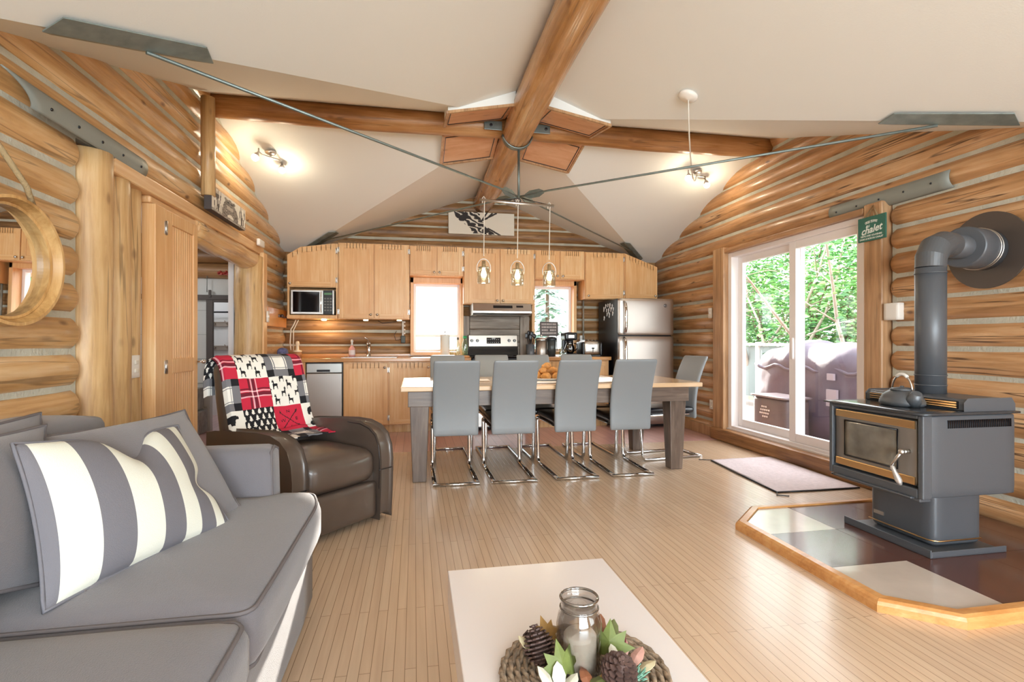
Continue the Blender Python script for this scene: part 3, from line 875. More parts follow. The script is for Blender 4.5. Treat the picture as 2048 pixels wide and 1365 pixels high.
lathe_obj('label', [(.0405, .03), (.0405, .09)], (-.79, 6.86, .915), mat('soap_label', '#f2dcd5', .5), sp)
q = MB(); q.cyl(V(-.79, 6.86, 1.06), V(-.79, 6.86, 1.11), .012, n=10); q.tube([(-.79, 6.86, 1.11), (-.79, 6.86, 1.125), (-.79, 6.80, 1.12)], [.02, .018, .008], 8); q.build('pump', whitep, sp)
clearb = glassmat('clear_bottle', '#e9efe6', 1, .12)
bottle('oil_bottle', 'clear glass bottle with dark stopper by left window', (.545, 6.72, .915), .034, .25, clearb, mat('cork', '#5c5346', .6))
bottle('soap_bottle', 'green-capped dish liquid bottle left of the range', (.635, 6.70, .915), .036, .27, glassmat('pale_green_bottle', '#cfe3cf', 1, .15), mat('green_cap', '#2f9a5c', .4), neck=.55)
q = MB(); q.lathe([(0, 0), (.026, 0), (.028, .09), (.03, .1)], c=(.475, 6.83, .915), n=18); tag(q.build('drinking_glass', clearb), 'small clear drinking glass behind the paper towel', 'glass')
# cutting board on the counter edge near range
q = MB(); q.rbox(.40, .67, 6.42, 6.60, .916, .938, r=.01); tag(q.build('cutting_board', wood('board_wood', ('#b6733c', '#cf8f55', '#dba36b'), 'x', rough=.4, knots=0, cracks=0)), 'wooden cutting board on counter beside the range', 'cutting board')

# corner clutter on the left
ld_ = thing('lidded_canister', 'small brown canister with pale lid in left corner', 'canister', (-1.43, 6.78, .915))
lathe_obj('body', [(0, 0), (.05, 0), (.05, .07), (0, .07)], (-1.43, 6.78, .915), mat('canister_brown', '#b07a50', .5), ld_)
lathe_obj('lid', [(.052, .07), (.052, .085), (.02, .095), (.016, .15), (.026, .17), (.018, .2), (0, .205)], (-1.43, 6.78, .915), mat('cream', '#e6d5b8', .5), ld_)
q = MB(); q.rbox(-1.60, -1.50, 6.50, 6.62, .915, 1.03, r=.03, puff=(.01, .01, .01)); tag(q.build('dish_cloth', mat('cloth_blue', '#5b5f86', .9, var=.4, vscale=40)), 'crumpled blue and white cloth in left counter corner', 'cloth')

ck = thing('utensil_crock', 'grey crock of black utensils right of the range', 'utensil holder', (1.515, 6.74, .915))
lathe_obj('crock', [(0, 0), (.055, 0), (.058, .01), (.058, .16), (.052, .16), (.05, .02), (0, .02)], (1.515, 6.74, .915), mat('crock_grey', '#595d63', .35), ck)
for i, (dx, dy, hh, kind) in enumerate([(-.05, 0, .27, 0), (-.02, .02, .31, 1), (.02, -.01, .29, 0), (.055, 0, .27, 1), (.0, -.03, .25, 0)]):
    q = MB(); b0 = V(1.515, 6.74, .94); b1 = V(1.515+dx, 6.74+dy, .915+hh)
    q.tube([b0, b1], .006, 6); d = (b1-b0).normalized()
    if kind: q.ball(b1, (.024, .008, .034), 10)
    else: q.rbox(b1.x-.022, b1.x+.022, b1.y-.004, b1.y+.004, b1.z-.03, b1.z+.04, r=.004, n=4)
    q.build('utensil', blackp, ck)
kn = thing('canister', 'brushed steel lidded canister on the right countertop', 'canister', (1.655, 6.70, .915))
lathe_obj('body', [(0, 0), (.075, 0), (.078, .006), (.078, .215), (0, .215)], (1.655, 6.70, .915), steel_v, kn)
lathe_obj('lid', [(.08, .215), (.08, .232), (.06, .25), (.0, .252)], (1.655, 6.70, .915), steel, kn)
lathe_obj('knob', [(.008, .25), (.008, .265), (.016, .275), (.01, .285), (0, .286)], (1.655, 6.70, .915), steel, kn)
kt = thing('canister', 'dark grey lidded canister beside the steel one', 'canister', (1.80, 6.72, .915))
lathe_obj('body', [(0, 0), (.055, 0), (.064, .22), (.0, .22)], (1.80, 6.72, .915), mat('dark_canister', '#4d5254', .35, .4), kt)
lathe_obj('lid', [(.07, .22), (.07, .235), (.055, .26), (.0, .265)], (1.80, 6.72, .915), mat('dark_lid', '#303438', .35, .3), kt)
for i, (x, h, r) in enumerate([(1.90, .13, .028), (1.955, .09, .03)]):
    q = MB(); q.lathe([(0, 0), (r*.8, 0), (r, .01), (r, h*.75), (r*.7, h*.9), (r*.7, h), (0, h)], c=(x, 6.60, .915), n=18)
    tag(q.build('spice_jar', clearb), ['taller clear glass jar left of the coffee maker', 'shorter clear glass jar touching the coffee maker'][i], 'jar', 'glass jars on the right countertop')
# perpetual calendar sign on the window sill
cal = thing('letter_board', 'grey board of small light letters in right window', 'sign', (1.83, 6.92, .977))
Mx = Matrix.Translation((1.83, 6.93, .98)) @ Matrix.Rotation(-.12, 4, 'X')
q = MB(); q.box(-.13, .13, -.01, .01, .21, .41, M=Mx); q.box(-.11, -.10, -.008, .008, 0, .22, M=Mx); q.box(.10, .11, -.008, .008, 0, .22, M=Mx); q.build('board', mat('board_grey', '#5d5656', .6), cal, bevel=.002)
q = MB()
rr = random.Random(3)
for j in range(4):
    for i in range(9):
        if j == 2 and i in (4,): continue
        x = -.105+i*.0235; z = .375-j*.042
        q.box(x, x+.012+rr.random()*.006, -.0125, -.0105, z-.012, z+.012, M=Mx)
q.build('letter', mat('letter_pale', '#c9c0bc', .6), cal)

cm = thing('coffee_maker', 'black drip coffee maker with glass carafe', 'coffee maker', (2.04, 6.72, .915))
q = MB(); q.rbox(1.955, 2.125, 6.60, 6.84, .915, .955, r=.012); q.rbox(1.96, 2.12, 6.75, 6.84, .94, 1.24, r=.015); q.rbox(1.955, 2.125, 6.60, 6.84, 1.13, 1.235, r=.02); q.build('body', blackp, cm)
lathe_obj('carafe', [(0, 0), (.05, 0), (.066, .03), (.068, .07), (.05, .12), (.045, .14), (.05, .15)], (2.035, 6.665, .957), glassmat('smoked_carafe', '#5a5a5c', 1, .15), cm)
q = MB(); q.tube([(2.09, 6.65, 1.09), (2.13, 6.635, 1.08), (2.135, 6.635, 1.02), (2.10, 6.65, .99)], .008, 8, mi=0); q.lathe([(.048, .14), (.052, .15), (.052, .165), (0, .168)], c=(2.035, 6.665, .957)); q.build('carafe_handle', blackp, cm)
q = MB(); q.box(2.0, 2.08, 6.594, 6.60, 1.16, 1.20); q.build('badge', steel, cm)
ts = thing('toaster', 'chrome four-slot toaster with black ends by fridge', 'toaster', (2.30, 6.64, .915))
q = MB(); q.rbox(2.175, 2.43, 6.50, 6.78, .93, 1.125, r=.045, puff=(0, .01, .01)); q.build('body', steel, ts)
q = MB(); q.rbox(2.16, 2.20, 6.50, 6.78, .915, 1.11, r=.02); q.rbox(2.405, 2.445, 6.50, 6.78, .915, 1.11, r=.02); q.box(2.17, 2.435, 6.51, 6.77, .915, .935); q.build('end_panel', blackp, ts)
q = MB()
for i in range(4): q.prism([(6.497, 1.045), (6.54, 1.133), (6.75, 1.138), (6.75, 1.130), (6.545, 1.125), (6.505, 1.04)], 2.212+i*.05, 2.212+i*.05+.028, 'yz')
q.build('slot', blackg, ts)
q = MB(); q.rbox(2.285, 2.32, 6.478, 6.498, 1.015, 1.035, r=.006, n=4); q.box(2.298, 2.307, 6.49, 6.498, .97, 1.02); q.build('lever', blackp, ts)
q = MB(); q.rbox(2.29, 2.36, 7.0, 7.03, 1.12, 1.20, r=.01); tag(q.build('wall_socket', whitep), 'small white plug socket on logs above the toaster', 'socket')
# rack post beside right window
q = MB(); q.cyl(V(2.335, 6.985, 1.1), V(2.335, 6.985, 1.69), .012, n=8)
tag(q.build('cable_conduit', mat('conduit', '#9a9488', .4)), 'thin upright grey conduit on logs beside the fridge', 'pipe')
# wiring in the left corner and by the left window
q = MB(); q.tube([(-1.50, 7.02, 1.39), (-1.53, 7.02, 1.32), (-1.56, 7.02, 1.27), (-1.57, 7.02, 1.10), (-1.56, 7.02, 1.0)], .008, 8)
q.tube([(-1.47, 7.025, 1.39), (-1.53, 7.025, 1.26), (-1.53, 7.025, 1.0)], .007, 8); tag(q.build('cable', mat('white_cable', '#d9d4c8', .5)), 'white cables running down the kitchen left corner', 'cable')
q = MB(); q.tube([(-.48, 7.0, 1.385), (-.42, 7.0, 1.355), (-.33, 7.0, 1.365), (-.2, 7.0, 1.38)], .004, 6); tag(q.build('cable', blackp), 'thin black cable sagging under the tall cabinet', 'cable')
st = thing('power_strip', 'upright power strip with a charger beside left window', 'power strip', (-.155, 7.0, 1.05))
q = MB(); q.box(-.17, -.145, 6.995, 7.02, 1.1, 1.385); q.build('strip', mat('strip_grey', '#c5c1ba', .5), st, bevel=.003)
q = MB(); q.rbox(-.185, -.125, 6.965, 7.0, 1.09, 1.19, r=.008); q.build('charger', mat('dark_green_grey', '#3d4440', .5), st)
q = MB(); q.tube([(-.185, 6.99, 1.14), (-.25, 6.99, 1.13), (-.27, 6.99, 1.20), (-.24, 6.99, 1.25)], .004, 6); q.build('cord', blackp, st)
q = MB()
for i in range(4): q.ball((-.135, 6.99, 1.22+i*.05), .012, 8)
q.build('plug', whitep, st)
# ------------------------------------------------------------------ left wall: posts, doorway, hall
def post(name, y0, y1, x0, x1, z0, z1, m, seed, label=None):
    q = MB(); cy = (y0+y1)/2; cx = (x0+x1)/2; n = 16
    pts = []; 
    for i in range(n+1):
        z = z0+(z1-z0)*i/n
        pts.append(V(cx+.006*noise.noise(V(z*1.5, seed, 0)), cy+.012*noise.noise(V(z*1.2, seed, 4)), z))
    q.tube(pts, [1]*(n+1), 16, up=V(1, 0, 0), flat=((x1-x0)/2, (y1-y0)/2))
    return q.build(name, m, kind='structure')
post('wall_post', 2.95, 3.17, -1.80, -1.57, 0, 2.105, log_z, 1)
post('wall_post', 3.185, 3.385, -1.78, -1.595, 0, 2.06, log_z, 2)
post('wall_post', 3.405, 3.57, -1.80, -1.635, 0, 2.06, log_z, 3)
q = MB(); q.box(-1.78, -1.70, 3.12, 3.62, 0, 2.05); q.build('chinking_strip', chink, kind='structure')
# header log over the doorway and pine band under the steel channel
q = MB(); pts = [V(-1.69, 4.26+1.66*i/14, 1.965+.005*math.sin(i)) for i in range(15)]
q.tube(pts, [.105+.003*math.sin(i*1.7) for i in range(15)], 20); q.build('door_header', log_y, kind='structure')
q = MB(); q.box(-1.72, -1.59, 3.13, 5.93, 2.03, 2.12); q.box(-1.72, -1.62, 3.58, 4.27, 1.985, 2.03); q.build('trim_1', pine_y, kind='structure', bevel=.012)
# right door post: half log with a flat pine face
q = MB(); q.tube([V(-1.70+.006*math.sin(i*2.1), 5.79+.006*math.sin(i*1.3), 2.0*i/10) for i in range(11)], .135, 20); q.build('door_post', log_z, kind='structure')
q = MB(); q.box(-1.60, -1.555, 5.80, 5.93, 0, 2.05); q.build('trim_2', pine_z, kind='structure', bevel=.01)
q = MB(); q.box(-1.90, -1.83, 5.80, 5.84, 0, 1.98); q.build('trim_3', vinyl, kind='structure')
q = MB(); q.tube([(-1.835, 5.79, 0), (-1.835, 5.79, 2)], .008, 6); q.build('trim_4', blackp, kind='structure')
# tall pine door standing open along the wall
d2 = struct('door_2', (-1.63, 4.0, 0))
q = MB(); q.box(-1.68, -1.60, 3.60, 3.735, 0, 1.985); q.build('jamb', pine_z, d2, bevel=.004)
q = MB()
a0, a1, xf = 3.745, 4.255, -1.605
q.box(xf-.035, xf, a0, a0+.10, .02, 1.985); q.box(xf-.035, xf, a1-.07, a1, .02, 1.985)
for z0, z1 in ((.02, .14), (.90, 1.0), (1.90, 1.985)): q.box(xf-.035, xf, a0+.10, a1-.07, z0, z1)
n = 10; w_ = (a1-.07-a0-.10)/n
for i in range(n): q.box(xf-.025, xf-.010, a0+.10+w_*i+.002, a0+.10+w_*(i+1)-.002, .14, 1.9)
q.box(xf-.03, xf-.014, a0+.1, a1-.07, .14, 1.9)
dl = q.build('door_leaf', pine_z, d2, bevel=.004)
for z in (1.86, .95, .15):
    q = MB(); q.cyl(V(-1.60, 3.74, z-.045), V(-1.60, 3.74, z+.045), .011, n=8); q.box(-1.604, -1.598, 3.72, 3.76, z-.04, z+.04); q.build('hinge', steel, dl)
q = MB(); q.cyl(V(-1.60, 4.245, .965), V(-1.565, 4.245, .965), .008, n=8); q.ball((-1.56, 4.245, .965), .016, 10); q.build('door_knob', steel, dl)

# hall beyond the opening
hallw = mat('hall_wall', '#d6d8d6', .8, var=.05, vscale=3)
q = MB()
q.box(-4.6, -2.50, 7.0, 7.08, 0, 1.9); q.box(-2.13, -1.9, 7.0, 7.08, 0, 1.9); q.box(-2.5, -2.13, 7.0, 7.08, 1.63, 1.9)
for z in (.3, .6, .9, 1.2, 1.5): q.box(-4.6, -2.53, 6.994, 7.0, z-.004, z+.004, 1)
q.build('wall_hall', [hallw, mat('joint_grey', '#b9bcba', .8)], kind='structure')
q = MB()
for i, z in enumerate((1.99, 2.17, 2.35)): log(q, 'x', -4.6, -1.85, 6.99, z, .095, -1, seed=40+i)
q.box(-4.6, -1.85, 7.02, 7.1, 1.9, 2.5, 1)
q.build('wall_hall_logs', [log_x, chink], kind='structure')
q = MB(); q.box(-4.7, -4.6, 3.0, 9.5, 0, 2.5); q.box(-4.6, -1.8, 2.9, 3.0, 0, 2.5); q.box(-4.6, -1.75, 9.1, 9.2, 0, 2.5); q.box(-1.83, -1.75, 7.08, 9.1, 0, 2.5); q.build('wall_hall_end', hallw, kind='structure')
q = MB(); q.box(-4.7, -1.75, 2.9, 9.2, 2.42, 2.5); q.build('ceiling_hall', drywall, kind='structure')
# barn style dark frame round the far opening
q = MB(); q.box(-3.4, -2.10, 6.95, 6.99, 1.63, 1.69); q.box(-2.53, -2.455, 6.955, 7.0, .75, 1.66)
q.box(-2.53, -2.12, 6.96, 7.0, 1.60, 1.665); q.box(-2.5, -2.47, 6.94, 6.96, 1.66, 1.75)
dk = mat('dark_frame', '#57504e', .6)
q.build('trim_5', dk, kind='structure', bevel=.004)
q = MB(); q.box(-2.5, -2.12, 8.5, 8.56, 0, 2.4); q.box(-3.3, -2.4, 8.5, 8.56, 0, 2.4); q.build('wall_hall_white', whitep, kind='structure')
cr = thing('curtain_rod', 'black rod across bright opening beyond the doorway', 'rod', (-2.7, 8.3, 1.55))
q = MB(); q.cyl(V(-3.0, 8.40, 1.55), V(-2.3, 8.40, 1.56), .012, n=8); q.build('rod', blackp, cr)
rk = wood('rack_wood', ('#8a7868', '#a39282', '#b8a99a'), 'x', rough=.6, knots=0, cracks=0)
for z, lb in ((1.38, 'upper driftwood coat rack in the white room beyond doorway'), (1.02, 'lower driftwood coat rack in the white room beyond doorway')):
    t = thing('coat_rack', lb, 'coat rack', (-2.75, 8.48, z), group='coat racks beyond the doorway')
    q = MB(); q.box(-3.1, -2.3, 8.46, 8.5, z-.04, z+.03); q.build('board', rk, t, bevel=.004)
    for x in (-2.95, -2.78, -2.6):
        q = MB(); q.tube([(x, 8.46, z), (x, 8.41, z+.005), (x-.02, 8.39, z+.045)], [.012, .01, .008], 8); q.build('hook', rk, t)
# hall bits: red garland sign, pull chain, concrete blocks
q = MB(); 
for i in range(7): q.ball((-2.36+.022*i, 6.87, 1.955+.012*math.sin(i*2)), .016, 8)
q.box(-2.37, -2.2, 6.872, 6.885, 1.93, 1.965)
tag(q.build('red_sign', mat('sign_red', '#a83a30', .5)), 'small red letter sign on logs beyond the doorway', 'sign')
q = MB(); q.tube([(-2.51, 6.93, 1.98), (-2.51, 6.93, 1.72)], .004, 6); tag(q.build('pull_chain', galv), 'thin chain hanging beyond doorway above dark frame', 'chain')
q = MB(); q.box(-3.3, -2.52, 6.7, 6.98, 0, .28); q.box(-3.3, -2.56, 6.75, 6.98, .285, .55)
tag(q.build('block_wall', mat('block_grey', '#a3a5a3', .9, var=.2, vscale=15), bevel=.01), 'low grey concrete blocks on hall floor beyond doorway', 'block')
st_ = MB(); st_.ball((-2.68, 6.62, .42), (.16, .09, .15), 16); tag(st_.build('stone', mat('stone_grey', '#7d7a72', .9, var=.3, vscale=20, bump=.4)), 'round grey stone leaning on blocks beyond the doorway', 'stone')

# steel channel on the left wall log and on the right wall log
def channel(name, x, sgn, y0, y1, z, r, label, lip=0, am=1.15):
    q = MB(); n = 10
    def fn(u, v):
        a = am*(-1 + 2*v); y = y0+(y1-y0)*u
        if lip:  # curved cut-out at the near end
            y = y - (1-u)*(.16*v**1.6) + .02*(1-u)
        return V(x + sgn*(r*math.cos(a)-r), y, z + r*math.sin(a))
    q.grid(fn, 14, n)
    o = q.build(name, greychan)
    s = o.modifiers.new('thick', 'SOLIDIFY'); s.thickness = .006; s.offset = 0
    for i in range(5):
        y = y0+.12+(y1-y0-.2)*i/4
        q = MB(); q.ball((x+sgn*.002, y, z-.012), .0075, 8)
        q.build('bolt', blackp, o)
    tag(o, label, 'steel channel')
    return o
channel('steel_channel', XL+.05, 1, 2.50, 3.46, 2.155, .085, 'grey curved steel channel bolted along left wall log', 1, .62)
channel('steel_channel', XR-.014, -1, 2.80, 3.80, 2.20, .075, 'grey curved steel channel above the sliding door')
# upright pole on the gable of the left wall
q = MB(); q.tube([(XL+.06, 4.36, 2.24), (XL+.055, 4.37, 2.6), (XL+.06, 4.35, 3.0)], .05, 12); q.build('gable_post', log_z, kind='structure')

# mirror ------------------------------------------------------------------
mr_ = thing('round_mirror', 'round mirror with deep wooden rim on left log wall', 'mirror', (-1.6, 2.30, 1.43))
R_ = .25; cx, cy, cz = -1.60, 2.315, 1.43
Mr = Matrix.Translation((cx+.012, cy, cz)) @ Matrix.Rotation(math.radians(-2.9), 4, 'Z') @ Matrix.Rotation(PI/2+math.radians(1.0), 4, 'Y')
q = MB(); q.lathe([(R_-.036, .02), (R_-.036, .05), (R_-.026, .053), (R_-.024, .05), (R_-.012, .085), (R_, .085), (R_+.004, .04), (R_, -.005), (R_-.05, -.005)], n=96, M=Mr, sm=False)
q.build('rim', wood('mirror_wood', ('#9a6f3c', '#c0935a', '#d8b078'), 'z', rough=.35, knots=0, cracks=0, bump=.05), mr_)
q = MB(); q.lathe([(0, .025), (R_-.034, .025)], n=64, M=Mr); q.build('mirror_glass', mat('mirror_silver', '#f2f2f2', .01, 1), mr_)
q = MB(); q.tube([(cx+.085, cy+.10, cz+R_-.03), (cx+.09, cy+.05, cz+R_+.05), (cx+.03, cy-.10, cz+.52)], .011, 8); q.tube([(cx+.03, cy-.10, cz+.52), (cx+.07, cy-.16, cz+R_-.03)], .011, 8); q.build('rope', mat('rope', '#a08a66', .9, bump=.6, bscale=120), mr_)

# bear canvas -------------------------------------------------------------
inkd = mat('ink_dark', '#2e2a2b', .7); inkg = mat('ink_grey', '#8d857d', .7); paperw = mat('canvas_white', '#e9e4d9', .7); inkl = mat('ink_light', '#b9b0a6', .7); inkm = mat('ink_mid', '#5b534f', .7)
bc = thing('bear_picture', 'small black and white bear canvas on left wall log', 'picture', (-1.58, 4.82, 2.17))
bear = [(.28, .05), (.27, .35), (.32, .62), (.36, .78), (.33, .86), (.37, .92), (.42, .88), (.50, .92), (.58, .88), (.63, .92), (.67, .86), (.64, .76), (.70, .6), (.76, .36), (.74, .05), (.62, .05), (.60, .22), (.52, .28), (.44, .22), (.42, .05)]
def bear_mat(u, v):
    if inpoly(u, v, bear):
        s = noise.noise(V(u*14, v*22, 1))
        if abs(u-.5) < .09 and .45 < v < .62: return 3
        if v > .72 and (abs(u-.45) < .018 or abs(u-.555) < .018) and v < .8: return 0
        return 1 if s < .15 else (4 if s < .4 else 3)
    t = noise.noise(V(u*40, v*2, 5)) + .25*math.sin(u*9)
    if v < .12: return 1 if noise.noise(V(u*20, v*30, 2)) > 0 else 3
    if (u < .1 or .1 < u < .25 or u > .8) and t > .28: return 4 if v < .8 else 3
    return 2
bcm = [inkd, inkg, paperw, inkl, inkm]
q = MB()
q.grid(lambda u, v: V(-1.535, 4.33+.80*u, 2.135+.185*v+.05*u*0), 84, 26, sm=False, mf=bear_mat)
q.build('canvas', bcm, bc)
q = MB(); q.box(-1.59, -1.536, 4.33, 5.13, 2.135, 2.32); q.build('stretcher', mat('canvas_edge', '#4a4444', .7), bc, bevel=.002)
# canvas over the cabinets: dark ink animal with antlers
mc = thing('animal_canvas', 'wide white canvas with black ink animal head above cabinets', 'picture', (.892, 7.02, 2.56))
head = [(.08, 1.0), (.10, .80), (.17, .58), (.26, .42), (.33, .26), (.36, .05), (.62, .0), (.70, .02), (.66, .14), (.58, .30), (.54, .48), (.50, .60), (.47, .80), (.42, 1.0)]
def moose(u, v):
    if inpoly(u, v, head):
        d = noise.noise(V(u*9, v*6, 3)); e = math.sin((u*1.0+v*.55)*46+6*d)
        if (u-.56)**2*4+(v-.18)**2 < .012: return 0
        if (u-.21)**2*5+(v-.72)**2 < .02: return 0
        return 0 if e > .05 else (4 if e > -.45 else 2)
    for (a, b, c_, d_) in ((.50, .62, .58, 1.0), (.52, .66, .72, .98), (.46, .9, .40, 1.0), (.60, .28, .78, .0), (.57, .72, .66, .97)):
        # thin strokes
        t = max(0, min(1, ((u-a)*(c_-a)*9+(v-b)*(d_-b))/(((c_-a)**2)*9+(d_-b)**2+1e-9)))
        if (u-a-(c_-a)*t)**2*9+(v-b-(d_-b)*t)**2 < .0013: return 0
    return 2
q = MB(); q.grid(lambda u, v: V(.443+.898*u, 6.985, 2.568+.30*v), 150, 50, sm=False, mf=moose); q.build('canvas', bcm, mc)
q = MB(); q.box(.443, 1.341, 6.987, 7.03, 2.568, 2.868); q.build('stretcher', paperw, mc, bevel=.002)

# small wall fittings -----------------------------------------------------
def plate(name, label, cat, x, y, z, w, h, sgn, parts=True, toggles=1, m=whitep):
    r = thing(name, label, cat, (x, y, z))
    q = MB(); q.rbox(*sorted((x-(sgn*.04 if toggles == 0 else 0), x+sgn*.012)), y-w/2, y+w/2, z-h/2, z+h/2, r=.004, n=4); q.build('plate', m, r)
    for k in range(toggles):
        zz_ = z + (k-(toggles-1)/2)*.05
        q = MB(); q.rbox(*sorted((x+sgn*.010, x+sgn*.02)), y-w*.18, y+w*.18, zz_-.012, zz_+.012, r=.003, n=4); q.build('rocker' if 'switch' in name else 'socket', m if 'switch' in name else mat('socket_cream', '#e4dfd2', .5), r)
    return r
plate('wall_outlet', 'white double outlet plate on log post beside the sofa', 'outlet', -1.645, 3.44, .968, .10, .135, 1, toggles=2)
plate('light_switch', 'white switch plate on pine door post beside cabinets', 'switch', -1.55, 5.905, 1.38, .075, .12, 1)
plate('light_switch', 'white switch plate on door casing next to fridge', 'switch', 3.44, 5.58, 1.45, .075, .12, -1)
plate('wall_outlet', 'white outlet low on log wall behind dining chair', 'outlet', 3.45, 5.57, .37, .075, .11, -1, toggles=2)
plate('thermostat', 'white square thermostat on logs beside sliding door', 'thermostat', 3.415, 3.19, 1.335, .12, .125, -1, toggles=0)
q = MB(); q.rbox(-1.575, -1.545, 5.61, 5.80, 2.09, 2.16, r=.006, n=4); tag(q.build('door_chime', whitep), 'small white box on header log above doorway corner', 'chime box')
kb_ = thing('key_rack', 'orange pine board with dark iron hook on left wall', 'key rack', (-1.6, 6.47, 1.3))
q = MB(); q.box(-1.62, -1.585, 6.06, 6.90, 1.285, 1.50); q.build('board', mat('orange_pine', '#d58b3f', .35, coat=.3, var=.08, vscale=6), kb_, bevel=.006)
q = MB(); q.rbox(-1.59, -1.575, 6.50, 6.72, 1.40, 1.435, r=.006); q.ball((-1.565, 6.60, 1.42), .022, 10); q.tube([(-1.57, 6.70, 1.41), (-1.54, 6.75, 1.40), (-1.54, 6.79, 1.385)], .008, 6); q.build('hook', mat('iron', '#5a4a48', .4, .7), kb_)

# ------------------------------------------------------------------ sliding door and outside
d1 = struct('door_1', (XR, 4.3, 0))
ya, yb, z0, z1, xo = 3.43, 5.25, .13, 2.10, XR+.0
q = MB()
q.box(xo-.0, xo+.15, ya, ya+.045, z0, z1); q.box(xo, xo+.15, yb-.06, yb, z0, z1)
q.box(xo, xo+.15, ya+.045, yb-.06, z1-.05, z1); q.box(xo, xo+.15, ya+.045, yb-.06, z0, z0+.05)
q.build('frame', vinyl, d1, bevel=.004)
def sash(x, y0, y1, st, nm):
    q = MB(); a, b = z0+.05, z1-.05
    q.box(x, x+.045, y0, y0+st, a, b); q.box(x, x+.045, y1-st, y1, a, b); q.box(x, x+.045, y0+st, y1-st, b-.07, b); q.box(x, x+.045, y0+st, y1-st, a, a+.08)
    s = q.build(nm, vinyl, d1, bevel=.004)
    q = MB(); q.box(x+.02, x+.024, y0+st*.9, y1-st*.9, a+.07, b-.06); q.build('pane', glass, s)
    return s
sash(xo+.085, 4.24, 5.19, .075, 'fixed_sash')
s2 = sash(xo+.025, ya+.045, 4.32, .085, 'sliding_sash')
q = MB(); q.rbox(xo+.005, xo+.025, 4.25, 4.285, .95, 1.15, r=.006, n=4); q.build('handle', vinyl, s2)
# wood casing
q = MB(); q.box(XR-.06, XR+.14, 5.25, 5.46, 0, 2.17); q.build('trim_6', trimw, kind='structure', bevel=.008)
q = MB(); q.box(XR-.045, XR+.14, 3.27, 3.43, 0, 2.17); q.build('trim_7', trimw, kind='structure', bevel=.015)
q = MB(); q.box(XR-.05, XR+.14, 3.43, 5.25, 2.10, 2.15); q.build('trim_8', wood('casing_along_y', ('#926d4a', '#b08560', '#c9a27c'), 'y', rough=.4, cracks=.3, knots=.2), kind='structure', bevel=.008)
q = MB(); q.box(XR-.10, XR+.2, 3.0, 5.46, 0, .135); q.build('trim_9', wood('sill_log', ('#6d4a30', '#94683f', '#b58658'), 'y', rough=.45, cracks=.6, knots=.3), kind='structure', bevel=.02)
q = MB(); q.box(XR-.015, XR+.02, 3.43, 5.25, .135, .15); q.build('trim_10', vinyl, kind='structure')
q = MB(); q.box(XR-.04, XR+.02, 5.46, YB, 0, .12); q.build('baseboard_right', trimw, kind='structure', bevel=.006)

# green hanging sign
sg = thing('hanging_sign', 'small green wooden sign with white lettering hung beside slider', 'sign', (3.40, 3.335, 1.88))
Ms = Matrix.Translation((3.385, 3.335, 1.972)) @ Matrix(((0, 0, -1, 0), (-1, 0, 0, 0), (0, 1, 0, 0), (0, 0, 0, 1)))   # local x -> -Y (reads left to right), y -> Z
q = MB(); q.box(-.12, .12, -.092, .092, -.012, 0, M=Ms); q.build('board', mat('sign_green', '#2f6a5b', .55, var=.08), sg, bevel=.002)
q = MB()
def put(txt, size, x, y, ang=0, shear=0, bold=0):
    vs, fs = text_geo(txt, size, shear, bold)
    ca, sa = math.cos(ang), math.sin(ang)
    q.add([Ms @ V(x+a*ca-b*sa, y+a*sa+b*ca, .0016) for a, b in vs], fs)
arc_t = 'CE QUI SE PASSE'
for i, ch in enumerate(arc_t):
    a = .62*(.5-i/(len(arc_t)-1)); put(ch, .024, -.125*math.sin(a)*1.15, .045-.125*(1-math.cos(a)), a, bold=.0012)
put('AU', .024, -.03, .012, 0, .0, .0012)
put('chalet', .075, 0, -.032, .1, .35, .0018)
put('RESTE AVEC SOUVENIRS', .017, 0, -.058, 0, 0, .0006)
put('DANS LE BOIS DU CHALET', .017, 0, -.080, 0, 0, .0006)
q.build('lettering', mat('sign_white', '#e6efe8', .6), sg)
q = MB(); q.tube([(3.382, 3.39, 2.062), (3.40, 3.335, 2.145), (3.382, 3.28, 2.062)], .004, 6); q.tube([(3.382, 3.36, 2.062), (3.40, 3.335, 2.12), (3.382, 3.31, 2.062)], .003, 6); q.build('cord', MATS['rope'], sg)

# outside -----------------------------------------------------------------
q = MB(); q.box(XR+.2, 6.6, -1, 16, -.14, -.06)
q.build('deck', wood('deck_boards', ('#6d625c', '#8a7f78', '#a59a92'), 'y', rough=.7, knots=.2, cracks=.3), kind='structure')
q = MB(); q.box(-30, 40, -12, 48, -.75, -.65); q.build('ground', mat('forest_floor', '#5d6b44', .95, var=.4, vscale=2), kind='structure')
# frosted railing
rl = thing('deck_railing', 'pale frosted panel railing along outer edge of deck', 'railing', (6.4, 7, -.06))
q = MB(); q.box(6.42, 6.44, 2.5, 15, .05, 1.02); q.build('panel', mat('frosted', '#7c8888', .5), rl)
for y in (2.5, 4.6, 6.7, 8.8, 10.9, 13.0, 15):
    q = MB(); q.box(6.38, 6.46, y-.04, y+.04, -.06, 1.10); q.build('post', vinyl, rl)
q = MB(); q.box(6.37, 6.47, 2.5, 15.0, 1.03, 1.08); q.build('top_rail', vinyl, rl)
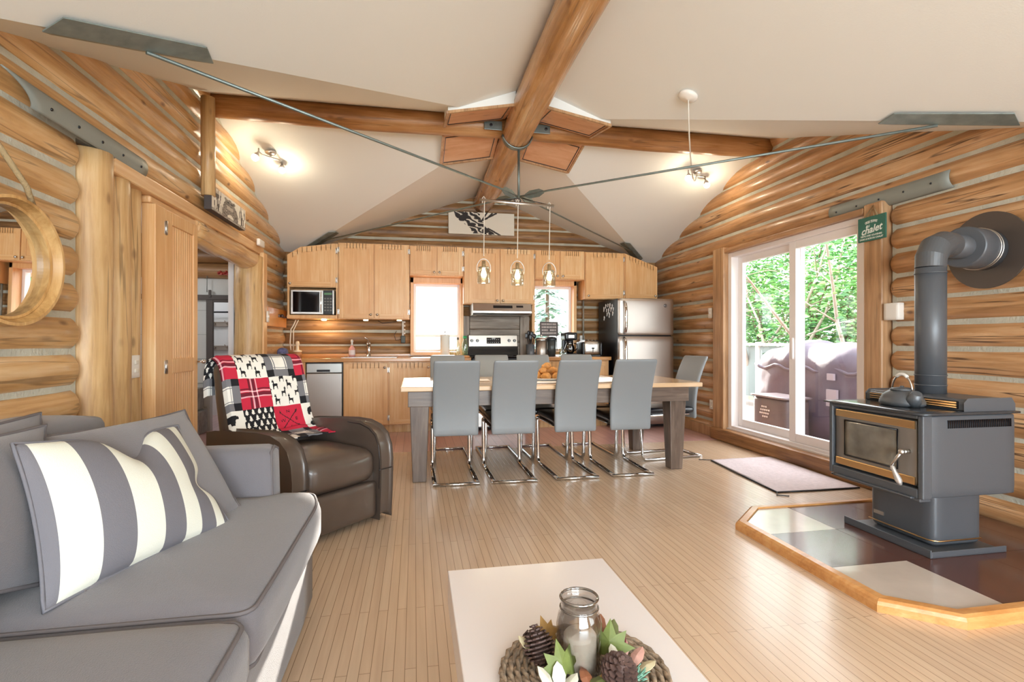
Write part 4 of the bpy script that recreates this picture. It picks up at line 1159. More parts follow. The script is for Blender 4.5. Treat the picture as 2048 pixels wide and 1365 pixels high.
# covered grill
tarp = mat('tarpaulin', '#5f5668', .55, bump=.2, bscale=12, var=.12, vscale=6)
gr = thing('covered_grill', 'bulky purple grey tarpaulin cover over grill on the deck', 'covered grill', (4.8, 5.2, -.06))
def drape(w):
    t = (w.z+.06)/1.1
    k = noise.noise(w*3.2)*.035 + noise.noise(w*8)*.012
    return V(w.x + k + .02*math.sin(w.y*7+t*3)*(1-t), w.y + k*.8, w.z + (noise.noise(V(w.x*2, w.y*2.4, 1))*.10 if t > .75 else 0))
q = MB(); q.rbox(4.42, 5.2, 4.2, 6.15, -.02, 1.0, r=.16, puff=(.03, .03, .10), n=30, fn=drape); q.build('cover', tarp, gr)
q = MB(); q.tube([V(4.41, 4.25+1.85*i/20, .80+.03*math.sin(i*1.3)) for i in range(21)], .02, 8); q.build('hem', tarp, gr)
q = MB(); q.box(4.36, 4.385, 4.72, 4.86, .42, .60); q.box(4.36, 4.385, 4.76, 4.85, .70, .77); q.build('patch', mat('pale_patch', '#a79fae', .6), gr)
for (x, y) in ((4.52, 4.35), (4.52, 6.0), (5.1, 4.35), (5.1, 6.0)):
    q = MB(); q.box(x-.03, x+.03, y-.03, y+.03, -.06, .1); q.build('foot', blackp, gr)
ct = thing('storage_crate', 'dark plastic crate with round holes outside the fixed pane', 'crate', (4.15, 5.32, -.06))
q = MB(); q.rbox(4.02, 4.33, 5.05, 5.62, -.05, .46, r=.03); q.build('body', mat('crate_dark', '#4f464c', .5), ct)
q = MB(); q.rbox(4.0, 4.35, 5.03, 5.64, .46, .49, r=.015); q.build('lid', mat('crate_lid', '#6a6067', .45), ct)
q = MB()
for i in range(5):
    for j in range(4):
        if (i-2)**2+(j-1.5)**2 < 5: q.cyl(V(4.02, 5.32+i*.034+(j % 2)*.015, .24+j*.038), V(4.012, 5.32+i*.034+(j % 2)*.015, .24+j*.038), .011, n=8)
q.build('hole', mat('hole_white', '#d5d3d6', .5), ct)

leafm = [mat('leaf_%d' % i, c_, .6) for i, c_ in enumerate(('#5b9a52', '#7cb56a', '#9fcf88', '#4a7f50'))]
barkm = mat('bark', '#6f5d4c', .9, var=.3, vscale=12, bump=.4, bscale=30); barkl = mat('pale_bark', '#a4988c', .8, var=.2, vscale=10)
def leaf_mass(q, pts, n, spread, size, rr, mats=4):
    for k in range(n):
        p = rr.choice(pts) + V(rr.gauss(0, spread), rr.gauss(0, spread), rr.gauss(0, spread*.8))
        if p.z < -.6: continue
        s = size*(.6+rr.random()*.8)
        R = Matrix.Rotation(rr.random()*6.28, 3, 'Z') @ Matrix.Rotation(rr.uniform(-1.2, 1.2), 3, 'X')
        q.add([p + R @ V(*a) for a in ((0, 0, 0), (s*.5, s*.28, .12*s), (s, 0, 0), (s*.5, -s*.28, .12*s))], [(0, 1, 2, 3)], rr.randrange(mats))
def broadleaf(name, label, x, y, h, spread, n, seed, lean=.3, size=.16, bark=barkm):
    rr = random.Random(seed)
    t = thing(name, label, 'tree', (x, y, -.65), group='trees outside the windows')
    q = MB(); tips = []
    for b in range(7):
        a = rr.random()*6.28; p = V(x, y, -.65); pts = [p.copy()]
        d = V(math.cos(a)*lean, math.sin(a)*lean, 1).normalized()
        for i in range(7):
            p = p + d*(h/7); d = (d + V(rr.gauss(0, .13), rr.gauss(0, .13), rr.gauss(0, .05))).normalized(); pts.append(p.copy())
            if i > 1:
                e = p + V(rr.gauss(0, .5), rr.gauss(0, .5), rr.random()*.6)
                q.tube([p, p.lerp(e, .5)+V(0, 0, .05), e], [.014, .009, .003], 5); tips += [p.copy(), e]
        q.tube(pts, [.045*(1-.11*i) for i in range(len(pts))], 6)
    q.build('branches', bark, t)
    q = MB(); leaf_mass(q, tips, n, spread, size, rr); q.build('foliage', leafm, t)
needm = [mat('hazed_needle_%d' % k_, c_, .6) for k_, c_ in enumerate(('#86a698', '#9cb8aa', '#9cb8aa', '#6f9082'))]  # paled towards blue: outdoor haze is put into the needle colour
def conifer(name, label, x, y, h, seed, r=1.1):
    rr = random.Random(seed)
    t = thing(name, label, 'tree', (x, y, -.65), group='trees outside the windows')
    q = MB(); q.tube([(x, y, -.65), (x, y, h*.5), (x, y, h)], [.075, .045, .012], 8); q.build('trunk', barkm, t)
    q = MB()
    for k in range(int(h*26)):
        z = rr.uniform(.2, h); rad = r*(1-z/h)+.15; a = rr.random()*6.28
        for m_ in range(7):
            s = (m_+1)/7*rad; p = V(x+math.cos(a)*s, y+math.sin(a)*s, z-.18*s+rr.gauss(0, .03))
            w_ = .13*(1-.5*m_/7); da = a+rr.gauss(0, .5)
            q.add([p, p+V(math.cos(da+.9)*w_, math.sin(da+.9)*w_, -.05), p+V(math.cos(da)*w_*1.6, math.sin(da)*w_*1.6, -.08), p+V(math.cos(da-.9)*w_, math.sin(da-.9)*w_, -.05)], [(0, 1, 2, 3)], rr.choice((0, 3, 3, 1)))
    q.build('foliage', needm, t)
broadleaf('birch', 'bare-branched young birch close outside the sliding pane', 6.9, 6.7, 4.0, .2, 260, 11, .5, .10, barkl)
broadleaf('birch', 'thin pale birch outside the fixed pane', 6.9, 9.2, 4.4, .22, 300, 12, .3, .10, barkl)
spots = [(8.3, 7.0, 3.2), (8.4, 9.4, 3.0), (8.7, 11.9, 3.3), (11.2, 9.0, 4.4), (11.6, 12.6, 4.8), (9.2, 14.6, 3.8), (14.5, 10.6, 6.0), (11.4, 17.0, 5.0), (15.5, 15.2, 6.6), (10.0, 5.2, 4.0)]
nm = ['nearest leafy bush behind railing seen through the sliding pane', 'leafy bush behind railing between the two sash stiles', 'leafy bush behind railing seen through the fixed pane', 'taller leafy tree behind the sliding pane bushes', 'tall leafy tree far behind the fixed pane', 'leafy tree at far end of the deck railing', 'tallest leafy tree behind the sash stiles', 'leafy tree far beyond the end of deck', 'farthest tall tree in the wood behind the slider', 'leafy bush behind the railing at slider right edge']
for i, (x, y, h_) in enumerate(spots): broadleaf('leafy_tree', nm[i], x, y, h_, .42, 4200 if i > 2 else 3200, 30+i, .28, .12 if i < 3 else .17)
conifer('spruce', 'dark spruce trunk left of centre in right back window', 2.35, 12.5, 6.5, 5, .6)
conifer('spruce', 'slim spruce at right edge of right back window', 3.5, 13.5, 5.5, 6, .6)
conifer('spruce', 'spruce seen through middle of right back window', 3.3, 17.5, 7.0, 7, .8)
conifer('spruce', 'spruce standing deep in the wood behind the slider', 14.5, 19.0, 9.0, 8, 1.6)
conifer('spruce', 'broad spruce in the wood behind the sliding pane', 13.5, 12.8, 8.5, 9, 1.6)
fn_ = thing('yard_fence', 'pale low fence far outside the left back window', 'fence', (.5, 14, -.65))
q = MB(); q.box(-3, 1.7, 14, 14.04, .75, .82); q.box(-3, 1.7, 14, 14.04, .3, .37); q.build('rail', vinyl, fn_)
for i in range(12):
    q = MB(); q.box(-3+i*.42, -2.93+i*.42, 14.0, 14.05, -.65, .9); q.build('picket', vinyl, fn_)
# ------------------------------------------------------------------ sofa
fab = mat('sofa_fabric', '#6a666a', .85, bump=.25, bscale=350, var=.06, vscale=3, sheen=.3)
pipe = mat('sofa_piping', '#645e5f', .8)
sofa = thing('sofa', 'large grey fabric sofa with piped cushions along left wall', 'sofa', (-.9, .9, 0))
q = MB(); q.rbox(-1.36, -.415, -.9, 2.30, .02, .315, r=.03, n=8); q.build('base', fab, sofa)
q = MB(); q.rbox(-1.50, -1.20, -.9, 2.36, .05, .84, r=.07, puff=(.02, 0, .02), n=12); q.build('back', fab, sofa)
def rect_loop(x0, x1, y0, y1, z, r=.04):
    L = []
    for (cx_, cy_, a0) in ((x1-r, y1-r, 0), (x0+r, y1-r, PI/2), (x0+r, y0+r, PI), (x1-r, y0+r, 1.5*PI)):
        for k in range(5): L.append(V(cx_+r*math.cos(a0+PI/8*k), cy_+r*math.sin(a0+PI/8*k), z))
    return L
def seatcush(y0, y1, ear):
    q = MB()
    def fn(w):
        # front edge droops a little and the far end wraps round the arm
        if ear and w.y > 2.10:
            t = (w.y-2.10)/(y1-2.10)
            if w.x < -.58: w = V(w.x, min(w.y, 2.225), w.z)
            w = V(w.x-.05*t*t if w.x > -.5 else w.x, w.y, w.z-.0*t)
        return w
    q.rbox(-1.26, -.375, y0, y1, .315, .475, r=.05, puff=(.012, .006, .028), n=16, fn=fn, crown=4)
    o = q.build('seat_cushion', fab, sofa)
    cy_ = (y0+y1)/2; hy = (y1-y0)/2
    def onpuff(p):
        tx = (p.x+.8175)/.4425; ty = (p.y-cy_)/hy
        return V(p.x + math.copysign(.007, tx)*(1-min(1, abs(ty))**4), p.y, p.z + .022*(1-min(1, abs(tx))**4)*(1-min(1, abs(ty))**4))
    L = []
    base_ = rect_loop(-1.247, -.389, y0+.013, y1-.013, .4625)
    for a_, b_ in zip(base_, base_[1:]+base_[:1]):
        n_s = max(1, int((b_-a_).length/.06)); L += [fn(onpuff(a_.lerp(b_, t_/n_s))) for t_ in range(n_s)]
    L2 = [fn(p) for p in rect_loop(-1.25, -.385, y0+.01, y1-.01, .328)]
    P = MB(); P.tube(L, .0055, 6, closed=True); P.tube(L2, .0055, 6, closed=True); P.build('piping', pipe, o)
seatcush(.38, 1.315, False); seatcush(1.325, 2.36, True); seatcush(-.6, .37, False)
# far arm: flared panel
q = MB()
def flare(w):
    t = max(0, (w.z-.30)/.38)
    return V(w.x - .02*t*t, w.y + .06*t*t, w.z - .03*max(0, (-.9-w.x))*t)
q.rbox(-1.40, -.565, 2.235, 2.37, .03, .675, r=.035, puff=(.006, .012, 0), n=12, fn=flare); ar = q.build('arm', fab, sofa)
P = MB()
pr = [flare(V(-.572, 2.25, z)) for z in (.08, .2, .3, .4, .5, .6, .655)] + [flare(V(-.572, 2.30, .672))] + [flare(V(-.572, 2.355, z)) for z in (.655, .6, .5, .4, .3, .08)]
P.tube(pr, .006, 6); P.build('piping', pipe, ar)
# back cushions
def backcush(c00, c10, c11, c01, th, nm='back_cushion'):
    q = MB(); L = q.pillow(c00, c10, c11, c01, th, n=20, pinch=.035); o = q.build(nm, fab, sofa)
    P = MB(); P.tube(L, .006, 6, closed=True); P.build('piping', pipe, o)
backcush((-.80, 1.45, .48), (-.635, 2.09, .485), (-.965, 2.42, .825), (-1.13, 1.78, .83), .20)
backcush((-1.0, 1.05, .60), (-.93, 1.52, .50), (-1.10, 1.80, .865), (-1.12, 1.2, .89), .17)
backcush((-.92, .45, .48), (-.92, 1.30, .49), (-1.14, 1.12, .82), (-1.12, .45, .86), .2)
backcush((-1.08, 1.15, .50), (-1.10, 1.85, .50), (-1.25, 2.02, .875), (-1.24, 1.30, .88), .16)

# striped throw pillow with a chop in its top edge
sp_g = mat('stripe_grey', '#6e6c72', .85, bump=.2, bscale=350); sp_w = mat('stripe_white', '#dcdcd0', .85, bump=.2, bscale=350)
tpil = thing('throw_pillow', 'grey and white striped throw pillow with chopped top on sofa', 'pillow', (-.86, 1.75, .49))
edges = [.0, .055, .205, .365, .515, .655, .775, .885, .965, 1.01]
def stripe(u, v):
    k = 0
    for i, e in enumerate(edges[1:]):
        if u < e: k = i; break
    return k % 2
def chop(u, v, du, dv, nrm):
    g = math.exp(-((u-.55)/.13)**2)*max(0, v-.45)**1.3*1.1
    g2 = math.exp(-((v-.40)/.10)**2)*max(0, u-.75)*1.0
    return -dv*g*.42 - du*g2*.35 - nrm*g*.02
q = MB(); L = q.pillow((-.845, 1.375, .492), (-.625, 1.93, .488), (-.885, 2.16, .80), (-1.0, 1.515, .86), .17, n=44, mf=stripe, pinch=.03, dent=chop)
cv = q.build('cover', [sp_g, sp_w], tpil)
P = MB(); P.tube(L, .005, 6, closed=True); P.build('piping', sp_g, cv)

# ------------------------------------------------------------------ recliner (local: front -Y)
leather = mat('brown_leather', '#53473f', .32, coat=.3, bump=.08, bscale=260, var=.1, vscale=5)
RLOC = (-.70, 3.40, 0); RROT = math.radians(47)
rc = thing('recliner', 'dark brown leather recliner armchair beyond the sofa', 'armchair', RLOC, RROT)
LW = .36
q = MB(); q.rbox(-LW+.05, LW-.05, -.36, .34, .03, .32, r=.04, n=8); q.build('base', leather, rc, local=True)
q = MB(); q.rbox(-LW+.105, LW-.105, -.405, .25, .255, .455, r=.07, puff=(0, .025, .035), n=14); q.build('seat_cushion', leather, rc, local=True)
q = MB(); q.rbox(-LW+.105, LW-.105, -.408, -.33, .032, .255, r=.025, puff=(0, .012, 0), n=8); q.build('footrest', leather, rc, local=True)
arm_prof = [(-.40, .03), (-.41, .20), (-.415, .38), (-.405, .46), (-.375, .525), (-.32, .565), (-.24, .588), (-.12, .592), (.10, .58), (.30, .565), (.38, .55), (.40, .03)]
for s in (-1, 1):
    q = MB(); a, b = sorted((s*LW, s*(LW-.10)))
    q.prism(arm_prof, a, b, 'yz', sm=True); ar = q.build('arm', leather, rc, local=True, bevel=.022, seg=4, angle=50)
    q = MB(); xx = s*(LW-.012); q.tube([V(s*(LW-.098), y-.004, z+.002) for y, z in arm_prof[1:8]], .004, 5)
    q.tube([V(s*LW*1.0+0, -.425, .32), V(s*(LW-.11), -.425, .32)], .003, 5); q.build('seam', blackp, ar, local=True)
def backpt(x, t, d=0):
    # front face of the reclined back; t 0..1 bottom to top, d = offset behind
    z = .40 + .60*t; y = .20 + .20*t + .03*math.sin(PI*t)
    return V(x, y + d, z)
q = MB()
def bfn(w):
    t = (w.z-.30)/.70
    return V(w.x*(1-.08*t*t), w.y + .20*t + .0*math.sin(PI*t), w.z)
q.rbox(-LW+.07, LW-.07, .21, .36, .30, .99, r=.06, puff=(0, .02, .0), n=14, fn=bfn); q.build('backrest', leather, rc, local=True)

# patchwork throw: a sheet draped over the back
Wd = .61
path = [(.572, .76), (.575, .84), (.57, .93), (.555, .985), (.51, 1.022), (.45, 1.02), (.40, .985), (.375, .92), (.34, .80), (.305, .68), (.27, .57), (.235, .525), (.17, .507), (.09, .507), (.0, .507)]
cum = [0]
for i in range(1, len(path)): cum.append(cum[-1] + math.hypot(path[i][0]-path[i-1][0], path[i][1]-path[i-1][1]))
TL = cum[-1]
def along(s):
    for i in range(1, len(path)):
        if s <= cum[i] or i == len(path)-1:
            t = (s-cum[i-1])/(cum[i]-cum[i-1]); a, b = path[i-1], path[i]
            return a[0]+(b[0]-a[0])*t, a[1]+(b[1]-a[1])*t
def sheet(u, v):
    s = v*TL; y, z = along(s)
    # smooth the fold
    y2, z2 = along(max(0, s-.03)); y3, z3 = along(min(TL, s+.03)); y = (y+y2+y3)/3; z = (z+z2+z3)/3
    x = (u-.5)*Wd
    # hang down at both side edges of the back
    hw = .272
    fold = 0
    if abs(x) > hw:
        e = abs(x)-hw; fold = e
        x = math.copysign(hw + .022*math.sin(min(1.4, e*20)), x); 
        if v < .72: y += e*.85
        z -= e*.55
    w = noise.noise(V(u*4, v*6, 1))*.008 + noise.noise(V(u*11, v*13, 4))*.004
    if v > .78: z += .012 + .02*max(0, noise.noise(V(u*5, v*9, 8)))
    return V(x, y - .022 - w, z + w + .004)
pr, pd, pb, pw, pg, ppk = 0, 1, 2, 3, 4, 5
deer = [(.30, .05), (.36, .05), (.37, .32), (.60, .36), (.68, .05), (.74, .05), (.73, .38), (.76, .52), (.70, .58), (.46, .58), (.40, .74), (.46, .80), (.40, .86), (.43, 1.0), (.36, .92), (.30, 1.0), (.30, .86), (.22, .80), (.26, .74), (.32, .72), (.30, .45)]
fir = [(.42, .04), (.58, .04), (.58, .14), (.80, .14), (.66, .42), (.74, .42), (.62, .66), (.68, .66), (.5, .97), (.32, .66), (.38, .66), (.26, .42), (.34, .42), (.20, .14), (.42, .14)]
bearp = [(.08, .12), (.2, .12), (.24, .3), (.6, .3), (.64, .12), (.78, .12), (.82, .45), (.95, .5), (.95, .62), (.82, .72), (.6, .7), (.3, .74), (.12, .62), (.06, .4)]
def patch_deer(a, b):
    for (ox, oy) in ((.0, .02), (.5, .02), (.0, .52), (.5, .52), (.27, .27), (.77, .27), (-.23, .27), (.27, .77), (.77, .77), (-.23, .77)):
        x = (a-ox)/.36; y = (b-oy)/.36
        if 0 <= x <= 1 and 0 <= y <= 1 and inpoly(x if (ox*4) % 2 < .6 else 1-x, y, deer): return pb
    return pw
def patch_fir(a, b):
    r = int(b*5); x = (a*5 + .5*(r % 2)) % 1; y = (b*5) % 1
    return pw if inpoly(x, y, fir) else pb
def patch_bear(a, b):
    for k in range(2):
        y = (b-.5*k)/.5; x = (a-.15)/.7
        if 0 <= y <= 1 and 0 <= x <= 1 and inpoly(x, y, bearp): return pb
    return pw
def patch_plaid(a, b):
    s = 0
    for t, wd in ((.38, .025), (.55, .025)):
        if abs(a-t) < wd: s += 1
        if abs(b-t) < wd: s += 1
    if s >= 2: return pw
    if s == 1: return ppk
    if (.28 < a < .66) or (.28 < b < .66): return pd if (.41 < a < .52 or .41 < b < .52 or .28 < a < .34 or .6 < b < .66) else pr
    return pr
def patch_check(a, b):
    i = abs(a-.5) < .26; j = abs(b-.5) < .26
    if i and j:
        return pg if (abs(abs(a-.5)-.21) < .015 or abs(abs(b-.5)-.21) < .015) else pw
    if i or j: return pg
    return pb
glyphs = {}
def compass_init():
    for ch, x, y in (('N', .5, .80), ('S', .5, .22), ('W', .27, .50), ('E', .74, .50)):
        vs, fs = text_geo(ch, .17); cy_ = sum(p[1] for p in vs)/len(vs)
        glyphs[ch] = [[(vs[i][0]+x, vs[i][1]-cy_+y) for i in f] for f in fs]
compass_init()
def patch_compass(a, b):
    for s in (1, -1):
        d = abs((b-.5) - s*(a-.5))/1.414; l = abs(a-.5)
        if l < .30 and d < .013: return pb
        if .25 < l < .34 and d < .035 and ((l-.25) * 1.0) % .045 < .022: return pb
    for pol in glyphs.values():
        for P_ in pol:
            if inpoly(a, b, P_): return pb
    return pr
PS = .20
layout = [  # rows from the seat upwards: functions per column (left to right)
    [patch_bear, patch_deer, patch_check, patch_plaid, patch_deer],
    [patch_bear, patch_fir, patch_compass, patch_bear, patch_plaid],
    [patch_check, patch_plaid, patch_deer, patch_check, patch_fir],
    [patch_plaid, patch_deer, patch_check, patch_plaid, patch_deer],
    [patch_fir, patch_compass, patch_bear, patch_check, patch_plaid],
    [patch_check, patch_plaid, patch_deer, patch_fir, patch_bear],
    [patch_plaid, patch_deer, patch_check, patch_plaid, patch_deer]]
def throw_mat(u, v):
    x = (u-.5)*Wd + .20; s = (1-v)*TL - .22   # distance from the front hem
    i = math.floor(x/PS)+1; j = math.floor(s/PS)+1
    return layout[max(0, min(6, j))][max(0, min(4, i))]((x/PS) % 1, (s/PS) % 1)
tw = thing('throw_blanket', 'red black and white patchwork throw with deer over recliner back', 'blanket', RLOC, RROT)
q = MB(); q.grid(sheet, 176, 250, mf=throw_mat)
o = q.build('blanket', [mat('throw_red', '#c4233f', .9, bump=.2, bscale=300), mat('throw_maroon', '#6d1428', .9), mat('throw_black', '#16151a', .9), mat('throw_white', '#ece8df', .9), mat('throw_grey', '#77767a', .9), mat('throw_pink', '#e2a2ab', .9)], tw, local=True)
s_ = o.modifiers.new('thick', 'SOLIDIFY'); s_.thickness = .008; s_.offset = 0

# ------------------------------------------------------------------ dining table, chairs
dt = thing('dining_table', 'long dining table with pale top and dark stained legs', 'table', (1.16, 4.62, 0))
q = MB(); q.box(-.11, 2.44, 4.08, 5.14, .725, .762); q.build('tabletop', tabletop_w, dt, bevel=.006)
q = MB(); q.box(-.055, 2.335, 4.125, 4.16, .60, .722); q.box(-.055, 2.335, 5.06, 5.095, .60, .722); q.box(-.055, -.02, 4.16, 5.06, .60, .722); q.box(2.30, 2.335, 4.16, 5.06, .60, .722)
q.build('apron', darkwood_x, dt, bevel=.004)
for (x, y) in ((.035, 4.205), (2.245, 4.22), (.035, 5.02), (2.245, 5.02)):
    q = MB(); a, b = .075, .054
    q.add([V(x+sx*s, y+sy*s, z) for z, s in ((0, b), (.60, a), (.722, a)) for sx, sy in ((-1, -1), (1, -1), (1, 1), (-1, 1))],
          [(0, 3, 2, 1), (8, 9, 10, 11)] + [(k+4*r, (k+1) % 4+4*r, (k+1) % 4+4+4*r, k+4+4*r) for r in range(2) for k in range(4)])
    q.build('leg', darkwood, dt, bevel=.006)

greyl = mat('grey_leatherette', '#868b8f', .42, bump=.05, bscale=200)
blackl = mat('black_leatherette', '#1b1c22', .28, coat=.2)
CG = 'grey chairs around the dining table'
ch0 = thing('dining_chair', '-', 'chair', (0, 0, 0), group=CG)
hwid = .165
def bend(pts, r=.03, n=5):
    out = [Vector(pts[0])]
    for i in range(1, len(pts)-1):
        p = Vector(pts[i]); a = (Vector(pts[i-1])-p).normalized(); b = (Vector(pts[i+1])-p).normalized()
        for k in range(n+1):
            t = k/n; out.append((p+a*r)*(1-t)**2 + p*2*t*(1-t) + (p+b*r)*t**2)
    out.append(Vector(pts[-1])); return out
for s in (-1, 1):
    q = MB(); x = s*hwid
    pts = bend([(x, -.33, .011), (x, .30, .011), (x, .335, .42), (x, -.20, .425)], .045, 6)
    q.tube(pts, .0155, 8, flat=(.75, 1.1)); q.build('leg_frame', chrome, ch0, local=True)
q = MB(); q.tube([(-hwid-.015, -.33, .011), (hwid+.015, -.33, .011)], .0155, 8, flat=(.75, 1.1)); q.build('floor_bar', chrome, ch0, local=True)
q = MB(); q.tube([(-hwid, .05, .42), (hwid, .05, .42)], .012, 8); q.build('seat_bar', chrome, ch0, local=True)
q = MB(); q.rbox(-.175, .175, -.27, .34, .43, .485, r=.026, puff=(0, 0, .012), n=10); q.build('seat', blackl, ch0, local=True)
q = MB()
def bk(w):
    t = (w.z-.375)/.60
    return V(w.x*(1+.015*math.sin(PI*t)), w.y - .05*t - .09*t*t + .03*math.sin(PI*t*1.0), w.z)
q.rbox(-.178, .178, -.29, -.255, .375, .972, r=.017, puff=(0, .008, 0), n=14, fn=bk); q.build('backrest', greyl, ch0, local=True)
near = [(.315, 'grey dining chair nearest the recliner on near table side'), (.775, 'second grey near-side dining chair counted from the recliner'),
        (1.29, 'grey near-side dining chair just right of the bread'), (1.785, 'grey near-side dining chair closest to the wood stove')]
far_ = [(.335, 'grey dining chair behind the table nearest the dishwasher'), (.80, 'grey dining chair behind table in front of the range'),
        (1.25, 'grey dining chair behind table and the bread'), (1.74, 'grey dining chair behind the table nearest fridge')]
for i, (x, lb) in enumerate(near):
    if i == 0: ch0.location = (x, 4.34, 0); ch0['label'] = lb
    else: dup(ch0, (x, 4.34 + (-.02, 0, .01, .02)[i], 0), (-.02, 0, .02, -.02)[i], lb)
for x, lb in far_: dup(ch0, (x, 5.03, 0), PI + .01*x, lb)
dup(ch0, (2.36, 4.70, 0), math.radians(97), 'grey dining chair at the table end beside the sliding door')

# on the table
cloth = mat('white_cloth', '#f3efec', .8)
def runner(lb, x0, x1, y0, y1, sd):
    q = MB(); q.grid(lambda u, v: V(x0+(x1-x0)*u, y0+(y1-y0)*v, .7655+.004*max(0, noise.noise(V(u*5, v*5, sd)))), 16, 12)
    o = q.build('placemat', cloth); s = o.modifiers.new('thick', 'SOLIDIFY'); s.thickness = .003; s.offset = 1
    tag(o, lb, 'placemat', 'white cloths on the dining table')
runner('white cloth under the croissants on dining table', .98, 1.38, 4.22, 4.75, 1)
runner('white cloth with a pen on the right table half', 1.50, 1.86, 4.22, 5.0, 2)
q = MB(); q.tube([(1.56, 4.86, .777), (1.68, 4.80, .776)], [.005, .004], 6); tag(q.build('pen', blackp), 'black pen lying on white cloth on the table', 'pen')
q = MB(); q.rbox(.52, .66, 4.55, 4.75, .764, .770, r=.003, n=4); tag(q.build('napkin', cloth), 'folded white napkin between the first two near chairs', 'napkin')
bowl = MB(); bowl.lathe([(0, .771), (.13, .771), (.17, .785), (.176, .79), (.165, .79), (.12, .777), (0, .777)], c=(1.17, 4.55, 0), n=32)
tag(bowl.build('plate', whitep), 'round white plate under the pile of croissants', 'plate')
crust = mat('croissant_crust', '#c98f4e', .5, var=.25, vscale=40, bump=.3, bscale=60)
lbs = ['croissant at left edge of the plate', 'croissant lying front centre on the plate', 'croissant at right front of the plate', 'croissant at the back left of the pile', 'croissant at the back right of the pile', 'croissant on top of the pile, left', 'croissant on top of the pile, right', 'topmost croissant crowning the pile']
cp = [(1.08, 4.53, .80, .5), (1.15, 4.46, .80, 2.0), (1.25, 4.49, .80, 1.1), (1.12, 4.62, .80, 2.6), (1.24, 4.60, .80, .2), (1.14, 4.54, .845, 1.5), (1.22, 4.54, .848, 2.7), (1.18, 4.56, .885, .9)]
for i, (x, y, z, a) in enumerate(cp):
    q = MB(); n = 13
    pts = []; rs = []
    for k in range(n):
        t = -1+2*k/(n-1); an = t*1.15
        p = V(.055*math.sin(an), .055*(1-math.cos(an)), 0)
        ca, sa = math.cos(a), math.sin(a)
        pts.append(V(x+p.x*ca-p.y*sa, y+p.x*sa+p.y*ca, z+.006*math.cos(an))); rs.append((.008+.024*math.cos(t*PI/2)**.8)*(1+.12*(k % 2)))
    q.tube(pts, rs, 12); tag(q.build('croissant', crust), lbs[i], 'croissant', 'croissants on the table')

# ------------------------------------------------------------------ hearth, wood stove
def tilemat(name, c, rough=.16): return mat(name, c, rough, var=.06, vscale=6, coat=.3)
hp = [(1.875, 1.82), (2.10, 1.64), (3.44, 1.64), (3.44, 3.02), (2.14, 3.02), (1.875, 2.78)]
def off(poly, d):
    out = []; n = len(poly)
    for i in range(n):
        p0, p1, p2 = [Vector((*poly[k], 0)) for k in ((i-1) % n, i, (i+1) % n)]
        a = (p1-p0).normalized(); b = (p2-p1).normalized(); na = V(-a.y, a.x, 0); nb = V(-b.y, b.x, 0)
        m_ = (na+nb); m_ = m_/max(.2, m_.dot(na)); out.append((p1.x+m_.x*d, p1.y+m_.y*d))
    return out
ht = thing('hearth', 'raised tiled hearth with wooden edging under the wood stove', 'hearth', (2.65, 2.33, 0))
q = MB(); q.prism(off(hp, .03), 0, .036, 'xy'); q.build('base', mat('grout', '#4a3f3c', .8), ht)
q = MB()
ring = hp[:]
inn = off(hp, .055)
edgew = wood('hearth_edging', ('#b97c41', '#cf9558', '#dcaa70'), 'x', rough=.3, knots=0, cracks=0, coat=.3, along=.3)
pth = [3, 4, 5, 0, 1, 2]
def ofs(d):
    o_ = off(hp, d); o_[2] = (3.44, o_[1][1]); o_[3] = (3.44, o_[4][1]); return o_
loops = [(ofs(0), .0), (ofs(0), .030), (ofs(.006), .044), (ofs(.02), .052), (ofs(.055), .053), (ofs(.055), .03)]
q = MB()
q.add([V(*lp[k], z) for k in pth for lp, z in loops], [(i*6+r, (i+1)*6+r, (i+1)*6+r+1, i*6+r+1) for i in range(5) for r in range(5)])
q.build('edging', edgew, ht)
# tiles clipped to the inner polygon
def clip(poly, xm, xM, ym, yM):
    def cut(P, f, inter):
        out = []
        for i in range(len(P)):
            a, b = P[i-1], P[i]
            fa, fb = f(a), f(b)
            if fa != fb: out.append(inter(a, b))
            if fb: out.append(b)
        return out
    def ix(v): return lambda a, b: (v, a[1]+(b[1]-a[1])*(v-a[0])/(b[0]-a[0]))
    def iy(v): return lambda a, b: (a[0]+(b[0]-a[0])*(v-a[1])/(b[1]-a[1]), v)
    for f, it in ((lambda p: p[0] >= xm, ix(xm)), (lambda p: p[0] <= xM, ix(xM)), (lambda p: p[1] >= ym, iy(ym)), (lambda p: p[1] <= yM, iy(yM))):
        if poly: poly = cut(poly, f, it)
    return poly
inn2 = off(hp, .06); inn2[2] = (3.44, inn2[1][1]); inn2[3] = (3.44, inn2[4][1])
tcol = {'w': tilemat('tile_cream', '#c9bdb2'), 's': tilemat('tile_slate', '#6d7078'), 'b': tilemat('tile_brown', '#5a3830', .2)}
pal = ['ssw', 'bbs', 'bbb', 'bbb']   # columns from the left; rows far to near reversed below
xs = [1.93, 2.368, 2.80, 3.23, 3.66]; ys = [1.70, 2.135, 2.565, 2.99]
pat = [['w', 'b', 'w'], ['b', 'b', 'b'], ['b', 'b', 'b'], ['b', 'b', 'b']]
for ci in range(4):
    for ri in range(3):
        P_ = clip(inn2[:], xs[ci]+.003, xs[ci+1]-.003, ys[ri]+.003, ys[ri+1]-.003)
        if len(P_) > 2:
            q = MB(); q.prism(P_, .03, .043, 'xy'); q.build('tile', tcol[pat[ci][ri]], ht, bevel=.002)

